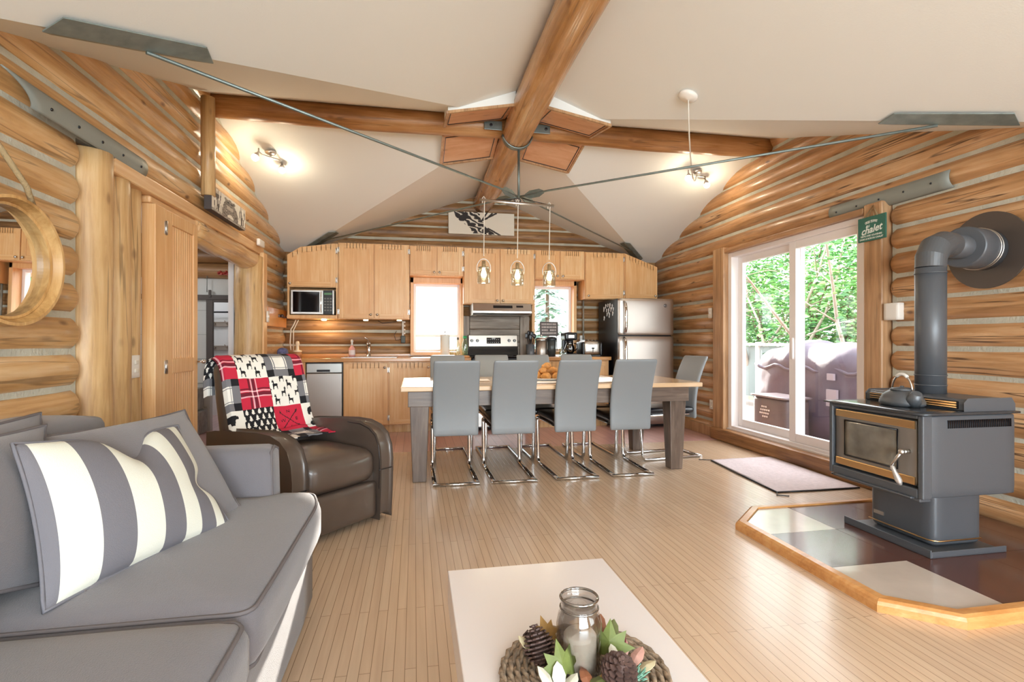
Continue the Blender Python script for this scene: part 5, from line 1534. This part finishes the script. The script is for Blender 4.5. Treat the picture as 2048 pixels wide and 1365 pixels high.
sv = thing('wood_stove', 'black cast wood stove with brass-trimmed glass door on hearth', 'wood stove', (2.73, 2.39, .043))
q = MB(); q.box(2.50, 2.965, 2.125, 2.65, .0435, .052); q.box(2.50, 2.508, 2.125, 2.65, .045, .085); q.box(2.508, 2.965, 2.125, 2.133, .045, .075); q.build('base_plate', blackm, sv, bevel=.003)
q = MB(); q.rbox(2.625, 2.935, 2.215, 2.60, .05, .36, r=.035, n=8); pd_o = q.build('pedestal', blackm, sv)
q = MB(); q.tube([(2.622, 2.60, .085), (2.622, 2.25, .085), (2.635, 2.225, .085), (2.66, 2.213, .085), (2.92, 2.213, .085)], .004, 6); q.build('trim_strip', brass, pd_o)
q = MB(); q.box(2.619, 2.626, 2.50, 2.565, .125, .145); q.build('maker_badge', steel, pd_o)
bodyp = [(2.435, 2.10), (2.99, 2.10), (2.99, 2.68), (2.435, 2.68)]
q = MB(); q.rbox(2.47, 2.99, 2.10, 2.68, .345, .755, r=.012, n=6)
q.box(2.425, 2.48, 2.10, 2.128, .345, .755); q.box(2.425, 2.48, 2.655, 2.68, .345, .755); q.box(2.425, 2.48, 2.128, 2.655, .735, .755); q.box(2.425, 2.48, 2.128, 2.655, .345, .39)
q.build('body', blackm, sv, bevel=.006)
q = MB(); q.rbox(2.40, 2.995, 2.08, 2.70, .754, .770, r=.008, n=6); q.build('top_plate', blackm_top, sv)
q = MB(); q.box(2.435, 2.50, 2.125, 2.66, .325, .345); q.box(2.41, 2.44, 2.15, 2.62, .338, .348); q.build('ash_lip', blackm, sv, bevel=.004)
dr = MB(); dr.rbox(2.438, 2.468, 2.145, 2.645, .40, .725, r=.008, n=6); dd = dr.build('door', mat('stove_door', '#8f8a85', .35, .5), sv)
q = MB(); q.box(2.433, 2.441, 2.15, 2.64, .682, .722); q.build('brass_strip', brass, dd, bevel=.003)
q = MB(); q.box(2.433, 2.441, 2.15, 2.64, .404, .444); q.build('brass_strip', brass, dd, bevel=.003)
q = MB(); q.rbox(2.434, 2.44, 2.245, 2.575, .465, .665, r=.004, n=6)
q.build('glass_pane', mat('sooty_glass', '#77736a', .12, .0, var=.35, vscale=7, coat=.6), dd)
q = MB(); q.tube([(2.434, 2.245, .465), (2.434, 2.245, .665), (2.434, 2.575, .665), (2.434, 2.575, .465)], .005, 6, closed=True); q.build('gasket', blackp, dd)
q = MB(); q.cyl(V(2.44, 2.185, .565), V(2.40, 2.185, .565), .012, n=10); q.ball((2.395, 2.185, .565), .016, 10)
q.tube([(2.395, 2.185, .565), (2.385, 2.20, .535), (2.375, 2.225, .485)], [.009, .008, .008], 8)
hdl = q.build('handle', steel, dd)
q = MB(); q.lathe([(.005, 0), (.012, .01), (.010, .03), (.016, .07), (.014, .085), (.006, .10), (0, .102)], n=14, M=Matrix.Rotation(math.radians(180-24), 4, 'X') @ Matrix.Rotation(.12, 4, 'Y'), c=(2.375, 2.222, .49)); q.build('grip', mat('porcelain_grip', '#c9c6c4', .2, .6), hdl)
q = MB()
for i in range(34): q.box(2.57+i*.0115, 2.5745+i*.0115, 2.096, 2.103, .69, .73)
q.build('vent_slots', blackg, sv)
q = MB(); q.prism([(2.68, .770), (2.985, .770), (2.985, .80), (2.965, .828), (2.70, .828), (2.68, .81)], 2.105, 2.675, 'xz'); lb_ = q.build('louver_box', blackm, sv, bevel=.006)
q = MB(); q.box(2.674, 2.682, 2.135, 2.645, .778, .818); q.build('louver_opening', blackg, lb_, bevel=.003)
for i in range(3):
    q = MB(); q.cyl(V(2.672, 2.14, .785+i*.0125), V(2.672, 2.64, .785+i*.0125), .004, n=6); q.build('louver_bar', brass, lb_)
q = MB(); q.tube([(2.64, 2.66, .325), (2.56, 2.70, .318), (2.52, 2.72, .316)], .004, 6); q.tube([V(2.505+.016*math.cos(a), 2.727+.012*math.sin(a), .316) for a in [2*PI*k/12 for k in range(12)]], .0035, 6, closed=True); q.build('damper_rod', blackp, sv)

fl = thing('stove_pipe', 'black stove pipe bending from stove into the log wall', 'stove pipe', (2.85, 2.42, .829))
fx, fy = 2.845, 2.42; PR = .072
q = MB(); q.cyl(V(fx, fy, .829), V(fx, fy, 1.53), PR, n=32); 
for z in (.875, .93, 1.50): q.tube([V(fx+PR*1.01*math.cos(a), fy+PR*1.01*math.sin(a), z) for a in [2*PI*k/40 for k in range(40)]], .003, 6, closed=True)
q.build('upright_pipe', blackm, fl)
ez = 1.672
el = [V(fx, fy, 1.53), V(fx+.004, fy, 1.59), V(fx+.045, fy+.01, 1.645), V(fx+.12, fy+.03, ez), V(fx+.20, fy+.05, ez+.002)]
q = MB(); q.tube(el, [PR, PR*1.03, PR*1.06, PR*1.03, PR*.98], 32, sm=False); q.build('elbow', mat('elbow_black', '#53565a', .4, .1), fl, bevel=.004)
p0 = V(fx+.17, fy+.043, ez); pdir = (V(3.41, 2.56, ez)-p0).normalized()
q = MB(); q.cyl(p0, V(3.41, 2.56, ez), PR*.96, n=32); q.build('level_pipe', blackm, fl)
c0 = V(3.43, 2.565, ez); c1 = c0 - pdir*.28
q = MB(); q.tube([c1, c1+pdir*.01, c0-pdir*.14, c0-pdir*.13, c0], [.112, .12, .12, .12, .12], 36); col_ = q.build('wall_collar', blackm, fl)
for t in (.13, .105):
    w_ = c0 - pdir*t; u_ = pdir.orthogonal().normalized(); v_ = pdir.cross(u_)
    q = MB(); q.tube([w_ + (u_*math.cos(a)+v_*math.sin(a))*.122 for a in [2*PI*k/48 for k in range(48)]], .004, 6, closed=True); q.build('band', steel, col_)
q = MB(); q.cyl(V(3.415, 2.56, ez), V(3.428, 2.56, ez), .232, n=56); q.build('wall_flange', mat('flange_brown', '#544b46', .5, .2), fl)

# cast iron kettle on the stove
kt_ = thing('kettle', 'dark cast iron kettle with silver bail on the stove top', 'kettle', (2.60, 2.36, .771))
kiron = mat('kettle_iron', '#5d6166', .4, .4, bump=.1, bscale=200)
KS = Matrix.Translation((2.60, 2.37, .7705)) @ Matrix.Scale(.8, 4)
q = MB(); q.lathe([(0, 0), (.12, 0), (.135, .012), (.135, .03), (.115, .07), (.08, .098), (.065, .105)], n=36, M=KS, squash=(.85, 1.05)); q.build('body', kiron, kt_)
q = MB(); q.lathe([(.068, .105), (.07, .112), (.05, .12), (.012, .124), (.012, .132), (0, .134)], n=28, M=KS); q.build('lid', kiron, kt_)
q = MB(); q.tube([KS @ V(-.02, -.09, .03), KS @ V(-.035, -.125, .06), KS @ V(-.045, -.15, .095)], [.044, .034, .021], 14); q.build('spout', kiron, kt_)
q = MB(); q.tube([KS @ V(0, .075*math.cos(a), .095+.115*math.sin(a)) for a in [PI*k/14 for k in range(15)]], .005, 8); q.build('bail', chrome, kt_)
q = MB(); q.tube([KS @ V(0, .075*math.cos(a), .095+.116*math.sin(a)) for a in [PI*(.32+.36*k/6) for k in range(7)]], .009, 10); q.build('grip', mat('grip_white', '#d9d7d2', .3), kt_)

# rug
rugm = mat('rug_weave', '#d8c9cb', .95, bump=.5, bscale=90, var=.08, vscale=30)
q = MB()
rc4 = [V(2.62, 3.38, 0), V(3.31, 3.37, 0), V(3.36, 4.42, 0), V(2.72, 4.40, 0)]
q.grid(lambda u, v: rc4[0]*(1-u)*(1-v)+rc4[1]*u*(1-v)+rc4[2]*u*v+rc4[3]*(1-u)*v + V(.008*noise.noise(V(u*3, v*5, 2)), 0, .006+.006*max(0, noise.noise(V(u*4, v*6, 1)))), 30, 40)
o = q.build('rug', rugm); s_ = o.modifiers.new('thick', 'SOLIDIFY'); s_.thickness = .005; s_.offset = 1
tag(o, 'pale pink woven rug on floor before the sliding door', 'rug')
q = MB(); q.tube([rc4[3]+V(-.005, 0, .008), rc4[0]*.5+rc4[3]*.5+V(-.012, 0, .008), rc4[0]+V(-.005, -.005, .008), rc4[0]*.5+rc4[1]*.5+V(0, -.01, .008), rc4[1]+V(0, -.005, .008)], .006, 6)
q.tube([rc4[0]+V(0, 0, .008), rc4[0]+V(-.05, -.06, .006), rc4[0]+V(.02, -.10, .006)], .004, 5); q.tube([rc4[3]+V(0, 0, .008), rc4[3]+V(-.10, .05, .006)], .004, 5)
bo = q.build('binding', blackp, o, local=True)
for v in bo.data.vertices: v.co = v.co - o.location

# ------------------------------------------------------------------ coffee table and centrepiece
cft = thing('coffee_table', 'low white coffee table in the foreground', 'coffee table', (.35, 1.0, 0))
zt = .42
q = MB(); q.box(.098, .594, .30, 1.585, zt-.10, zt); q.build('top', mat('white_lacquer', '#dcd5d4', .3, coat=.2), cft, bevel=.003)
q = MB(); q.box(.16, .53, .36, 1.45, .0, zt-.10); q.build('plinth', mat('plinth_white', '#d8d2ce', .5), cft, bevel=.003)
seag = mat('seagrass', '#8d7a66', .95, var=.45, vscale=70, bump=.3, bscale=120)
q = MB(); zc = zt+.006; cxx, cyy = .346, 1.03
for k in range(11):
    r = .018+k*.0152
    n = int(18+r*330)
    for ph in (0, PI):
        q.tube([V(cxx+(r+.0045*math.cos(j*2*PI/n*round(n/5)+ph))*math.cos(2*PI*j/n), cyy+(r+.0045*math.cos(j*2*PI/n*round(n/5)+ph))*math.sin(2*PI*j/n), zc+.004+.004*math.sin(j*2*PI/n*round(n/5)+ph)) for j in range(n)], .0055, 5, closed=True)
q.lathe([(0, zt+.001), (.17, zt+.001), (.176, zt+.006), (.17, zt+.008), (0, zt+.008)], c=(cxx, cyy, 0), n=48)
tag(q.build('placemat', seag), 'round braided seagrass mat on the coffee table', 'placemat')
zb = zt+.017
jr = thing('candle_jar', 'glass jar holding a white candle on braided mat', 'candle jar', (.335, 1.03, zb))
q = MB(); q.lathe([(0, 0), (.040, 0), (.046, .006), (.047, .10), (.043, .118), (.038, .126), (.038, .148), (.040, .150), (.040, .153), (.036, .153), (.035, .128), (.043, .10), (.043, .008), (0, .006)], c=(.335, 1.03, zb), n=40); q.build('jar', glassmat('candle_glass', '#e2e0de', 1, .10), jr)
q = MB(); q.tube([V(.335+.0385*math.cos(a), 1.03+.0385*math.sin(a), zb+.151) for a in [2*PI*k/40 for k in range(40)]], .0028, 8, closed=True); q.tube([V(.335+.0395*math.cos(a), 1.03+.0395*math.sin(a), zb+.131) for a in [2*PI*k/40 for k in range(40)]], .0018, 6, closed=True); q.build('rim', glassmat('rim_glass', '#4e4a48', 1, .35), jr)
q = MB(); q.lathe([(0, .0), (.033, .0), (.034, .004), (.034, .066), (.030, .071), (0, .068)], c=(.337, 1.03, zb+.007), n=32); cd = q.build('candle', mat('candle_wax', '#eee7da', .45), jr)
q = MB(); q.tube([(.337, 1.03, zb+.075), (.338, 1.03, zb+.086)], .0015, 5); q.build('wick', blackp, cd)
q = MB(); q.lathe([(.0475, .03), (.0475, .085)], c=(.335, 1.03, zb), n=40, squash=(1, 1)); 
# pinecones
conem = mat('pinecone', '#4f3a34', .7, var=.35, vscale=60)
def cone(lb, c, r, h, tilt_, az):
    M_ = Matrix.Translation(c) @ Matrix.Rotation(az, 4, 'Z') @ Matrix.Rotation(tilt_, 4, 'X')
    q = MB()
    q.lathe([(0, 0), (r*.6, .1*h), (r*.7, .4*h), (r*.4, .8*h), (0, h)], n=14, M=M_)
    k = 0
    for j in range(11):
        t = j/10; rr_ = r*math.sin(PI*(.12+.80*t))*1.0; nn = max(5, int(13*math.sin(PI*(.12+.8*t))))
        for i in range(nn):
            a = 2*PI*(i+.5*(j % 2))/nn; ca, sa = math.cos(a), math.sin(a); s = .010*(.6+.5*math.sin(PI*t))
            p = V(rr_*ca, rr_*sa, h*t); o_ = V(ca, sa, .25); w_ = V(-sa, ca, 0)
            vs = [p-o_*s*1.2-w_*s*.4, p-w_*s*.75, p+o_*s*.35, p+w_*s*.75, p-o_*s*1.2+w_*s*.4]
            vs2 = [v_+V(0, 0, -.003) for v_ in vs]
            q.add([M_ @ v_ for v_ in vs+vs2], [(0, 1, 2, 3, 4), (9, 8, 7, 6, 5), (1, 6, 7, 2), (2, 7, 8, 3)])
    tag(q.build('pinecone', conem), lb, 'pinecone', 'pinecones round the candle jar')
cone('dark pinecone to the left of the candle jar', (.262, 1.04, zb+.012), .030, .075, -.5, .4)
cone('open brown pinecone to the right of the candle jar', (.392, .975, zb+.008), .034, .062, .5, .2)
cone('pinecone half hidden behind the jar left shoulder', (.272, 1.085, zb+.008), .024, .055, -.9, .9)
lm = [mat('leaf_green', '#5f6a30', .6, var=.2, vscale=40), mat('leaf_gold', '#94703a', .6, var=.2, vscale=40), mat('leaf_rust', '#7c4a2e', .6), mat('leaf_red', '#6d2430', .6), mat('leaf_pale', '#beb291', .6), mat('leaf_pink', '#b98d80', .6), mat('petal_white', '#c2bfb0', .6), mat('leaf_olive', '#5f6338', .6)]
mapl = [(0, 0), (.12, .18), (.42, .05), (.38, .28), (.62, .42), (.36, .52), (.40, .78), (.16, .66), (0, 1.0), (-.16, .66), (-.40, .78), (-.36, .52), (-.62, .42), (-.38, .28), (-.42, .05), (-.12, .18)]
oval = [(0, 0), (.2, .2), (.28, .5), (.18, .82), (0, 1), (-.18, .82), (-.28, .5), (-.2, .2)]
def leaf(lb, c, az, pitch, size, m_, shp=oval, cat='leaf', roll=0):
    M_ = Matrix.Translation(c) @ Matrix.Rotation(az, 4, 'Z') @ Matrix.Rotation(pitch, 4, 'X') @ Matrix.Rotation(roll, 4, 'Y')
    q = MB(); top_ = [M_ @ V(x*size, y*size, size*(.10*math.sin(y*3)-.25*abs(x))) for x, y in shp]
    ce_ = M_ @ V(0, .5*size, size*.10*math.sin(1.5))
    n_ = len(shp); dn = (M_.to_3x3() @ V(0, 0, -.0012))
    q.add(top_+[ce_]+[p+dn for p in top_]+[ce_+dn], [(i, (i+1) % n_, n_) for i in range(n_)]+[((i+1) % n_+n_+1, i+n_+1, 2*n_+1) for i in range(n_)]+[(i, i+n_+1, (i+1) % n_+n_+1, (i+1) % n_) for i in range(n_)])
    q.tube([M_ @ V(0, 0, -.001), M_ @ V(0, -.25*size, -.002)], .001, 4)
    tag(q.build('artificial_leaf', m_), lb, cat, 'autumn leaves round the candle jar')
leaf('large green maple leaf leaning against the jar front left', (.287, .975, zb+.012), .35, 1.2, .08, lm[0], mapl)
leaf('yellow-green maple leaf leaning on the jar right side', (.396, 1.02, zb+.012), -.5, 1.25, .085, lm[0], mapl)
leaf('golden brown leaf behind the jar left shoulder', (.283, 1.075, zb+.03), .3, .9, .06, lm[1], mapl)
leaf('rust leaf behind the jar right shoulder', (.392, 1.07, zb+.03), -.5, .9, .055, lm[2])
leaf('olive oval leaf behind the jar right side', (.405, 1.05, zb+.02), -.7, .8, .065, lm[7])
leaf('dark red leaf below the green maple leaf', (.300, .955, zb+.006), 2.2, .3, .05, lm[3])
leaf('dark red leaf to the right of the jar', (.408, 1.03, zb+.02), -1.1, .6, .05, lm[3])
leaf('pale pink petal leaf right of the jar', (.420, 1.015, zb+.015), -.6, .7, .05, lm[5])
leaf('larger pink petal leaf right of the jar, nearer the mat edge', (.437, 1.0, zb+.012), -1.0, .5, .05, lm[5])
leaf('cream petal leaf above the right pinecone', (.445, .985, zb+.01), -1.4, .3, .045, lm[4])
leaf('white bud petal touching the right pinecone', (.405, .995, zb+.02), .1, .8, .042, lm[6])
leaf('tan leaf above the left pinecone', (.245, 1.055, zb+.03), .9, .6, .045, lm[4])
leaf('white petal standing in front of the left pinecone', (.274, .955, zb+.012), .05, 1.1, .05, lm[6])
leaf('white petal reaching left below left pinecone', (.262, .945, zb+.012), 1.0, .9, .06, lm[6])
leaf('white petal lying in front of the left pinecone', (.275, .945, zb+.01), -1.0, .5, .05, lm[6])
leaf('olive leaf at the near edge before the jar', (.318, .945, zb+.008), -1.2, .25, .06, lm[7])
leaf('rust brown leaf standing before the jar', (.335, .955, zb+.008), .2, .5, .045, lm[2])
leaf('gold leaf lying before the jar', (.352, .945, zb+.008), -.8, .5, .05, lm[1])
q = MB(); rr = random.Random(5)
for i in range(60):
    a = rr.uniform(-.9, .6); p = V(.425+rr.gauss(0, .008), .968+rr.gauss(0, .006), zb+.01)
    q.tube([p, p+V(.03*math.cos(a)*rr.random(), .02*math.sin(a), .018*rr.random())], .0011, 4)
tag(q.build('fir_sprig', mat('fir_green', '#6f9a86', .7)), 'grey-green fir sprig beside the right pinecone', 'sprig')
# ------------------------------------------------------------------ lamps
glow = mat('warm_bulb', '#ffe9bf', emit=9); glow2 = mat('spot_glow', '#fff3d8', emit=14)
pn = thing('pendant_lamp', 'three glass jar pendants hanging from a steel bar over table', 'pendant lamp', (.9, 4.58, 1.62))
yb_ = 4.56
q = MB(); q.tube([(.563, yb_, 2.375), (.9, yb_, 2.36), (1.245, yb_, 2.352)], .0085, 8, flat=(1.6, .8)); q.build('bar', steel, pn)
q = MB(); q.tube([(.60, yb_, 2.37), (.75, yb_+.02, 2.39), (.86, yb_+.03, 2.40), (.93, yb_+.04, 2.42)], .004, 6); q.tube([(1.2, yb_, 2.36), (1.08, yb_+.02, 2.385), (.95, yb_+.04, 2.42)], .004, 6)
q.tube([V(.905+.03*math.cos(a), yb_, 2.385+.018*math.sin(a)) for a in [2*PI*k/14 for k in range(14)]], .004, 6, closed=True); q.build('hanging_wire', blackp, pn)
for k, (x, zt_) in enumerate(((.60, 1.775), (.905, 1.765), (1.2, 1.76))):
    zr = 2.375-.02*k*.6
    q = MB(); q.tube([(x-.012, yb_, zr-.03), (x-.012, yb_, zr+.015), (x, yb_, zr+.03), (x+.012, yb_, zr+.015), (x+.006, yb_, zr-.03), (x, yb_, zt_+.10)], .0045, 6); q.build('cord', mat('cord_white', '#dcd6cb', .5), pn)
    z0_ = zt_-.145
    q = MB(); q.lathe([(0, 0), (.052, 0), (.058, .006), (.058, .105), (.050, .125), (.046, .132), (.046, .148), (.044, .148), (.044, .131), (.054, .104), (.054, .008), (0, .005)], c=(x, yb_, z0_), n=28); j_ = q.build('jar_shade', jarglass, pn)
    q = MB(); q.tube([V(x+.062*math.cos(a), yb_, zt_-.01+.085*math.sin(a)) for a in [PI*(-.12+1.24*t/16) for t in range(17)]], .0035, 6); q.tube([V(x+.048*math.cos(a), yb_+.048*math.sin(a), zt_-.008) for a in [2*PI*t/24 for t in range(24)]], .0035, 6, closed=True); q.build('bail', steel, j_)
    q = MB(); q.lathe([(0, .06), (.016, .06), (.018, .02), (.022, .0), (.046, -.002), (.046, .004)], c=(x, yb_, zt_-.003), n=18); q.build('socket', mat('socket_brass', '#b8a27c', .35, .6), pn)
    q = MB(); q.lathe([(.012, 0), (.014, -.015), (.024, -.045), (.026, -.06), (.018, -.078), (0, -.086)], c=(x, yb_, zt_-.008), n=18); q.build('bulb', glow, pn)
    pl2 = bpy.data.lights.new('pendant_light_%d' % k, 'POINT'); pl2.energy = 5; pl2.color = (1, .82, .55); pl2.shadow_soft_size = .03
    lo = bpy.data.objects.new('pendant_light', pl2); COL.objects.link(lo); lo.location = (x, yb_-.0, z0_-.05)

def spot(label, at, rot, canopy=None):
    """two-headed spot bar fixed to the sloping ceiling"""
    t = thing('spotlight_bar', label, 'spotlight', at, group='two-headed ceiling spotlights')
    at = Vector(at)
    q = MB(); q.lathe([(0, 0), (.05, 0), (.05, -.012), (.03, -.03), (0, -.032)], c=at, n=20); q.build('mount', steel, t)
    a = V(math.cos(rot), math.sin(rot), 0); s_ = V(-a.y, a.x, 0); dz = V(0, 0, -.055)
    p0_ = at - a*.16 + dz; p1_ = at + a*.16 + dz
    q = MB(); q.tube([at+V(0, 0, -.03), at+dz], .008, 6); q.tube([p0_, at-a*.08+dz+s_*.03, at+dz, at+a*.08+dz-s_*.03, p1_], .007, 6); q.build('bar', steel, t)
    for e, dr_ in ((p0_, V(-.3, -.5, -1)), (p1_, V(.1, -.3, -1))):
        d = dr_.normalized(); b = e + d*.07
        q = MB(); q.tube([e-V(0, 0, -.03), e, e+d*.02, e+d*.03, b], [.006, .008, .009, .018, .034], 14); h_ = q.build('lamp_head', steel, t)
        q = MB(); q.ball(b+d*.008, .033, 14); q.build('bulb', glow2, h_)
        L_ = bpy.data.lights.new('spot_lamp', 'POINT'); L_.energy = 4; L_.color = (1, .86, .62); L_.shadow_soft_size = .03
        lo = bpy.data.objects.new('spot_lamp', L_); COL.objects.link(lo); lo.location = b + d*.06
    if canopy:
        c_ = Vector(canopy)
        q = MB(); q.lathe([(0, 0), (.065, 0), (.065, -.012), (.05, -.025), (0, -.03)], c=c_, n=24, M=Matrix.Rotation(-math.atan(MX), 4, 'Y').inverted() if c_.x > CX else None); q.build('canopy', whitep, t)
        q = MB(); pts_ = [c_*(1-t)**3 + (c_+V(0, 0, -.45))*3*t*(1-t)**2 + (c_.lerp(at, .55)+V(0, 0, -.50))*3*t*t*(1-t) + at*t**3 for t in [i/14 for i in range(15)]]; q.tube(pts_, .005, 6); q.build('cord', MATS['cord_white'], t)
    return t
zc_ = ceil_z(-1.36, 5.15)
spot('two-headed spotlight on ceiling above the left doorway', (-1.34, 5.22, ceil_z(-1.34, 5.22)-.01), math.radians(66))
spot('two-headed spotlight with swagged cord near right wall', (2.98, 5.10, ceil_z(2.98, 5.10)-.01), math.radians(28), canopy=(1.83, 3.24, ceil_z(1.83, 3.24)-.005))

# daylight ----------------------------------------------------------------
w = bpy.data.worlds.new('sky'); SC.world = w; w.use_nodes = True
bg = w.node_tree.nodes['Background']; N_ = w.node_tree.nodes; L_ = w.node_tree.links
tc = N_.new('ShaderNodeTexCoord'); sx_ = N_.new('ShaderNodeSeparateXYZ'); L_.new(tc.outputs['Generated'], sx_.inputs[0])
rp = N_.new('ShaderNodeValToRGB'); rp.color_ramp.elements[0].position = .45; rp.color_ramp.elements[0].color = (.40, .47, .43, 1)
rp.color_ramp.elements[1].position = .62; rp.color_ramp.elements[1].color = (.93, .97, 1.0, 1)
mr_n = N_.new('ShaderNodeMapRange'); mr_n.inputs['From Min'].default_value = -1; L_.new(sx_.outputs['Z'], mr_n.inputs['Value']); L_.new(mr_n.outputs[0], rp.inputs[0])
L_.new(rp.outputs[0], bg.inputs['Color']); bg.inputs['Strength'].default_value = WORLD

def area(name, loc, target, sx, sy, energy, col=(1, 1, 1), portal=False):
    L = bpy.data.lights.new(name, 'AREA'); L.shape = 'RECTANGLE'; L.size = sx; L.size_y = sy; L.energy = energy; L.color = col
    o = bpy.data.objects.new(name, L); COL.objects.link(o); o.location = loc
    d = Vector(target) - Vector(loc); o.rotation_euler = d.to_track_quat('-Z', 'Y').to_euler()
    if portal: L.cycles.is_portal = True
    return o
area('window_portal', (.29, YB+.16, 1.43), (.29, 0, 1.43), .7, .96, 1, portal=True)
area('window_portal', (1.90, YB+.16, 1.43), (1.90, 0, 1.43), .6, .96, 1, portal=True)
area('window_portal', (XR+.22, 4.34, 1.1), (0, 4.34, 1.1), 1.85, 2.0, 1, portal=True)
area('window_portal', (.9, YN-.2, 1.35), (.9, 5, 1.35), 4.0, 2.0, 1, portal=True)
area('window_portal', (XR+.22, -1.5, 1.33), (0, -1.5, 1.33), 2.2, 1.6, 1, portal=True)
# added unseen area lamp, standing in for daylight from the glazing behind the camera
area('rear_fill_lamp', (.9, YN+.05, 1.4), (.9, 4, 1.55), 3.8, 1.9, REAR, (.80, .92, 1))
sun = bpy.data.lights.new('sun', 'SUN'); sun.energy = SUN; sun.angle = math.radians(1.0); sun.color = (1, .93, .82)
so = bpy.data.objects.new('sun', sun); COL.objects.link(so); so.location = (.5, 20, 6)
so.rotation_euler = V(-.10, -1, -.285).to_track_quat('-Z', 'Y').to_euler()
hl = bpy.data.lights.new('hall_lamp', 'POINT'); hl.energy = 22; hl.shadow_soft_size = .15; ho = bpy.data.objects.new('hall_lamp', hl); COL.objects.link(ho); ho.location = (-3.2, 5.6, 2.2)
hl2 = bpy.data.lights.new('white_room_lamp', 'POINT'); hl2.energy = 14; hl2.color = (.86, .9, 1); hl2.shadow_soft_size = .15; ho = bpy.data.objects.new('white_room_lamp', hl2); COL.objects.link(ho); ho.location = (-3.0, 7.7, 2.2)

vs_ = SC.view_settings; vs_.view_transform = 'Standard'; vs_.look = 'None'; vs_.gamma = 1; vs_.use_curve_mapping = False; vs_.exposure = EXPO
cy = SC.cycles
cy.use_denoising = True; cy.max_bounces = 8; cy.diffuse_bounces = 5; cy.glossy_bounces = 4; cy.transparent_max_bounces = 16; cy.transmission_bounces = 6
cy.sample_clamp_indirect = 8; cy.caustics_reflective = False; cy.caustics_refractive = False
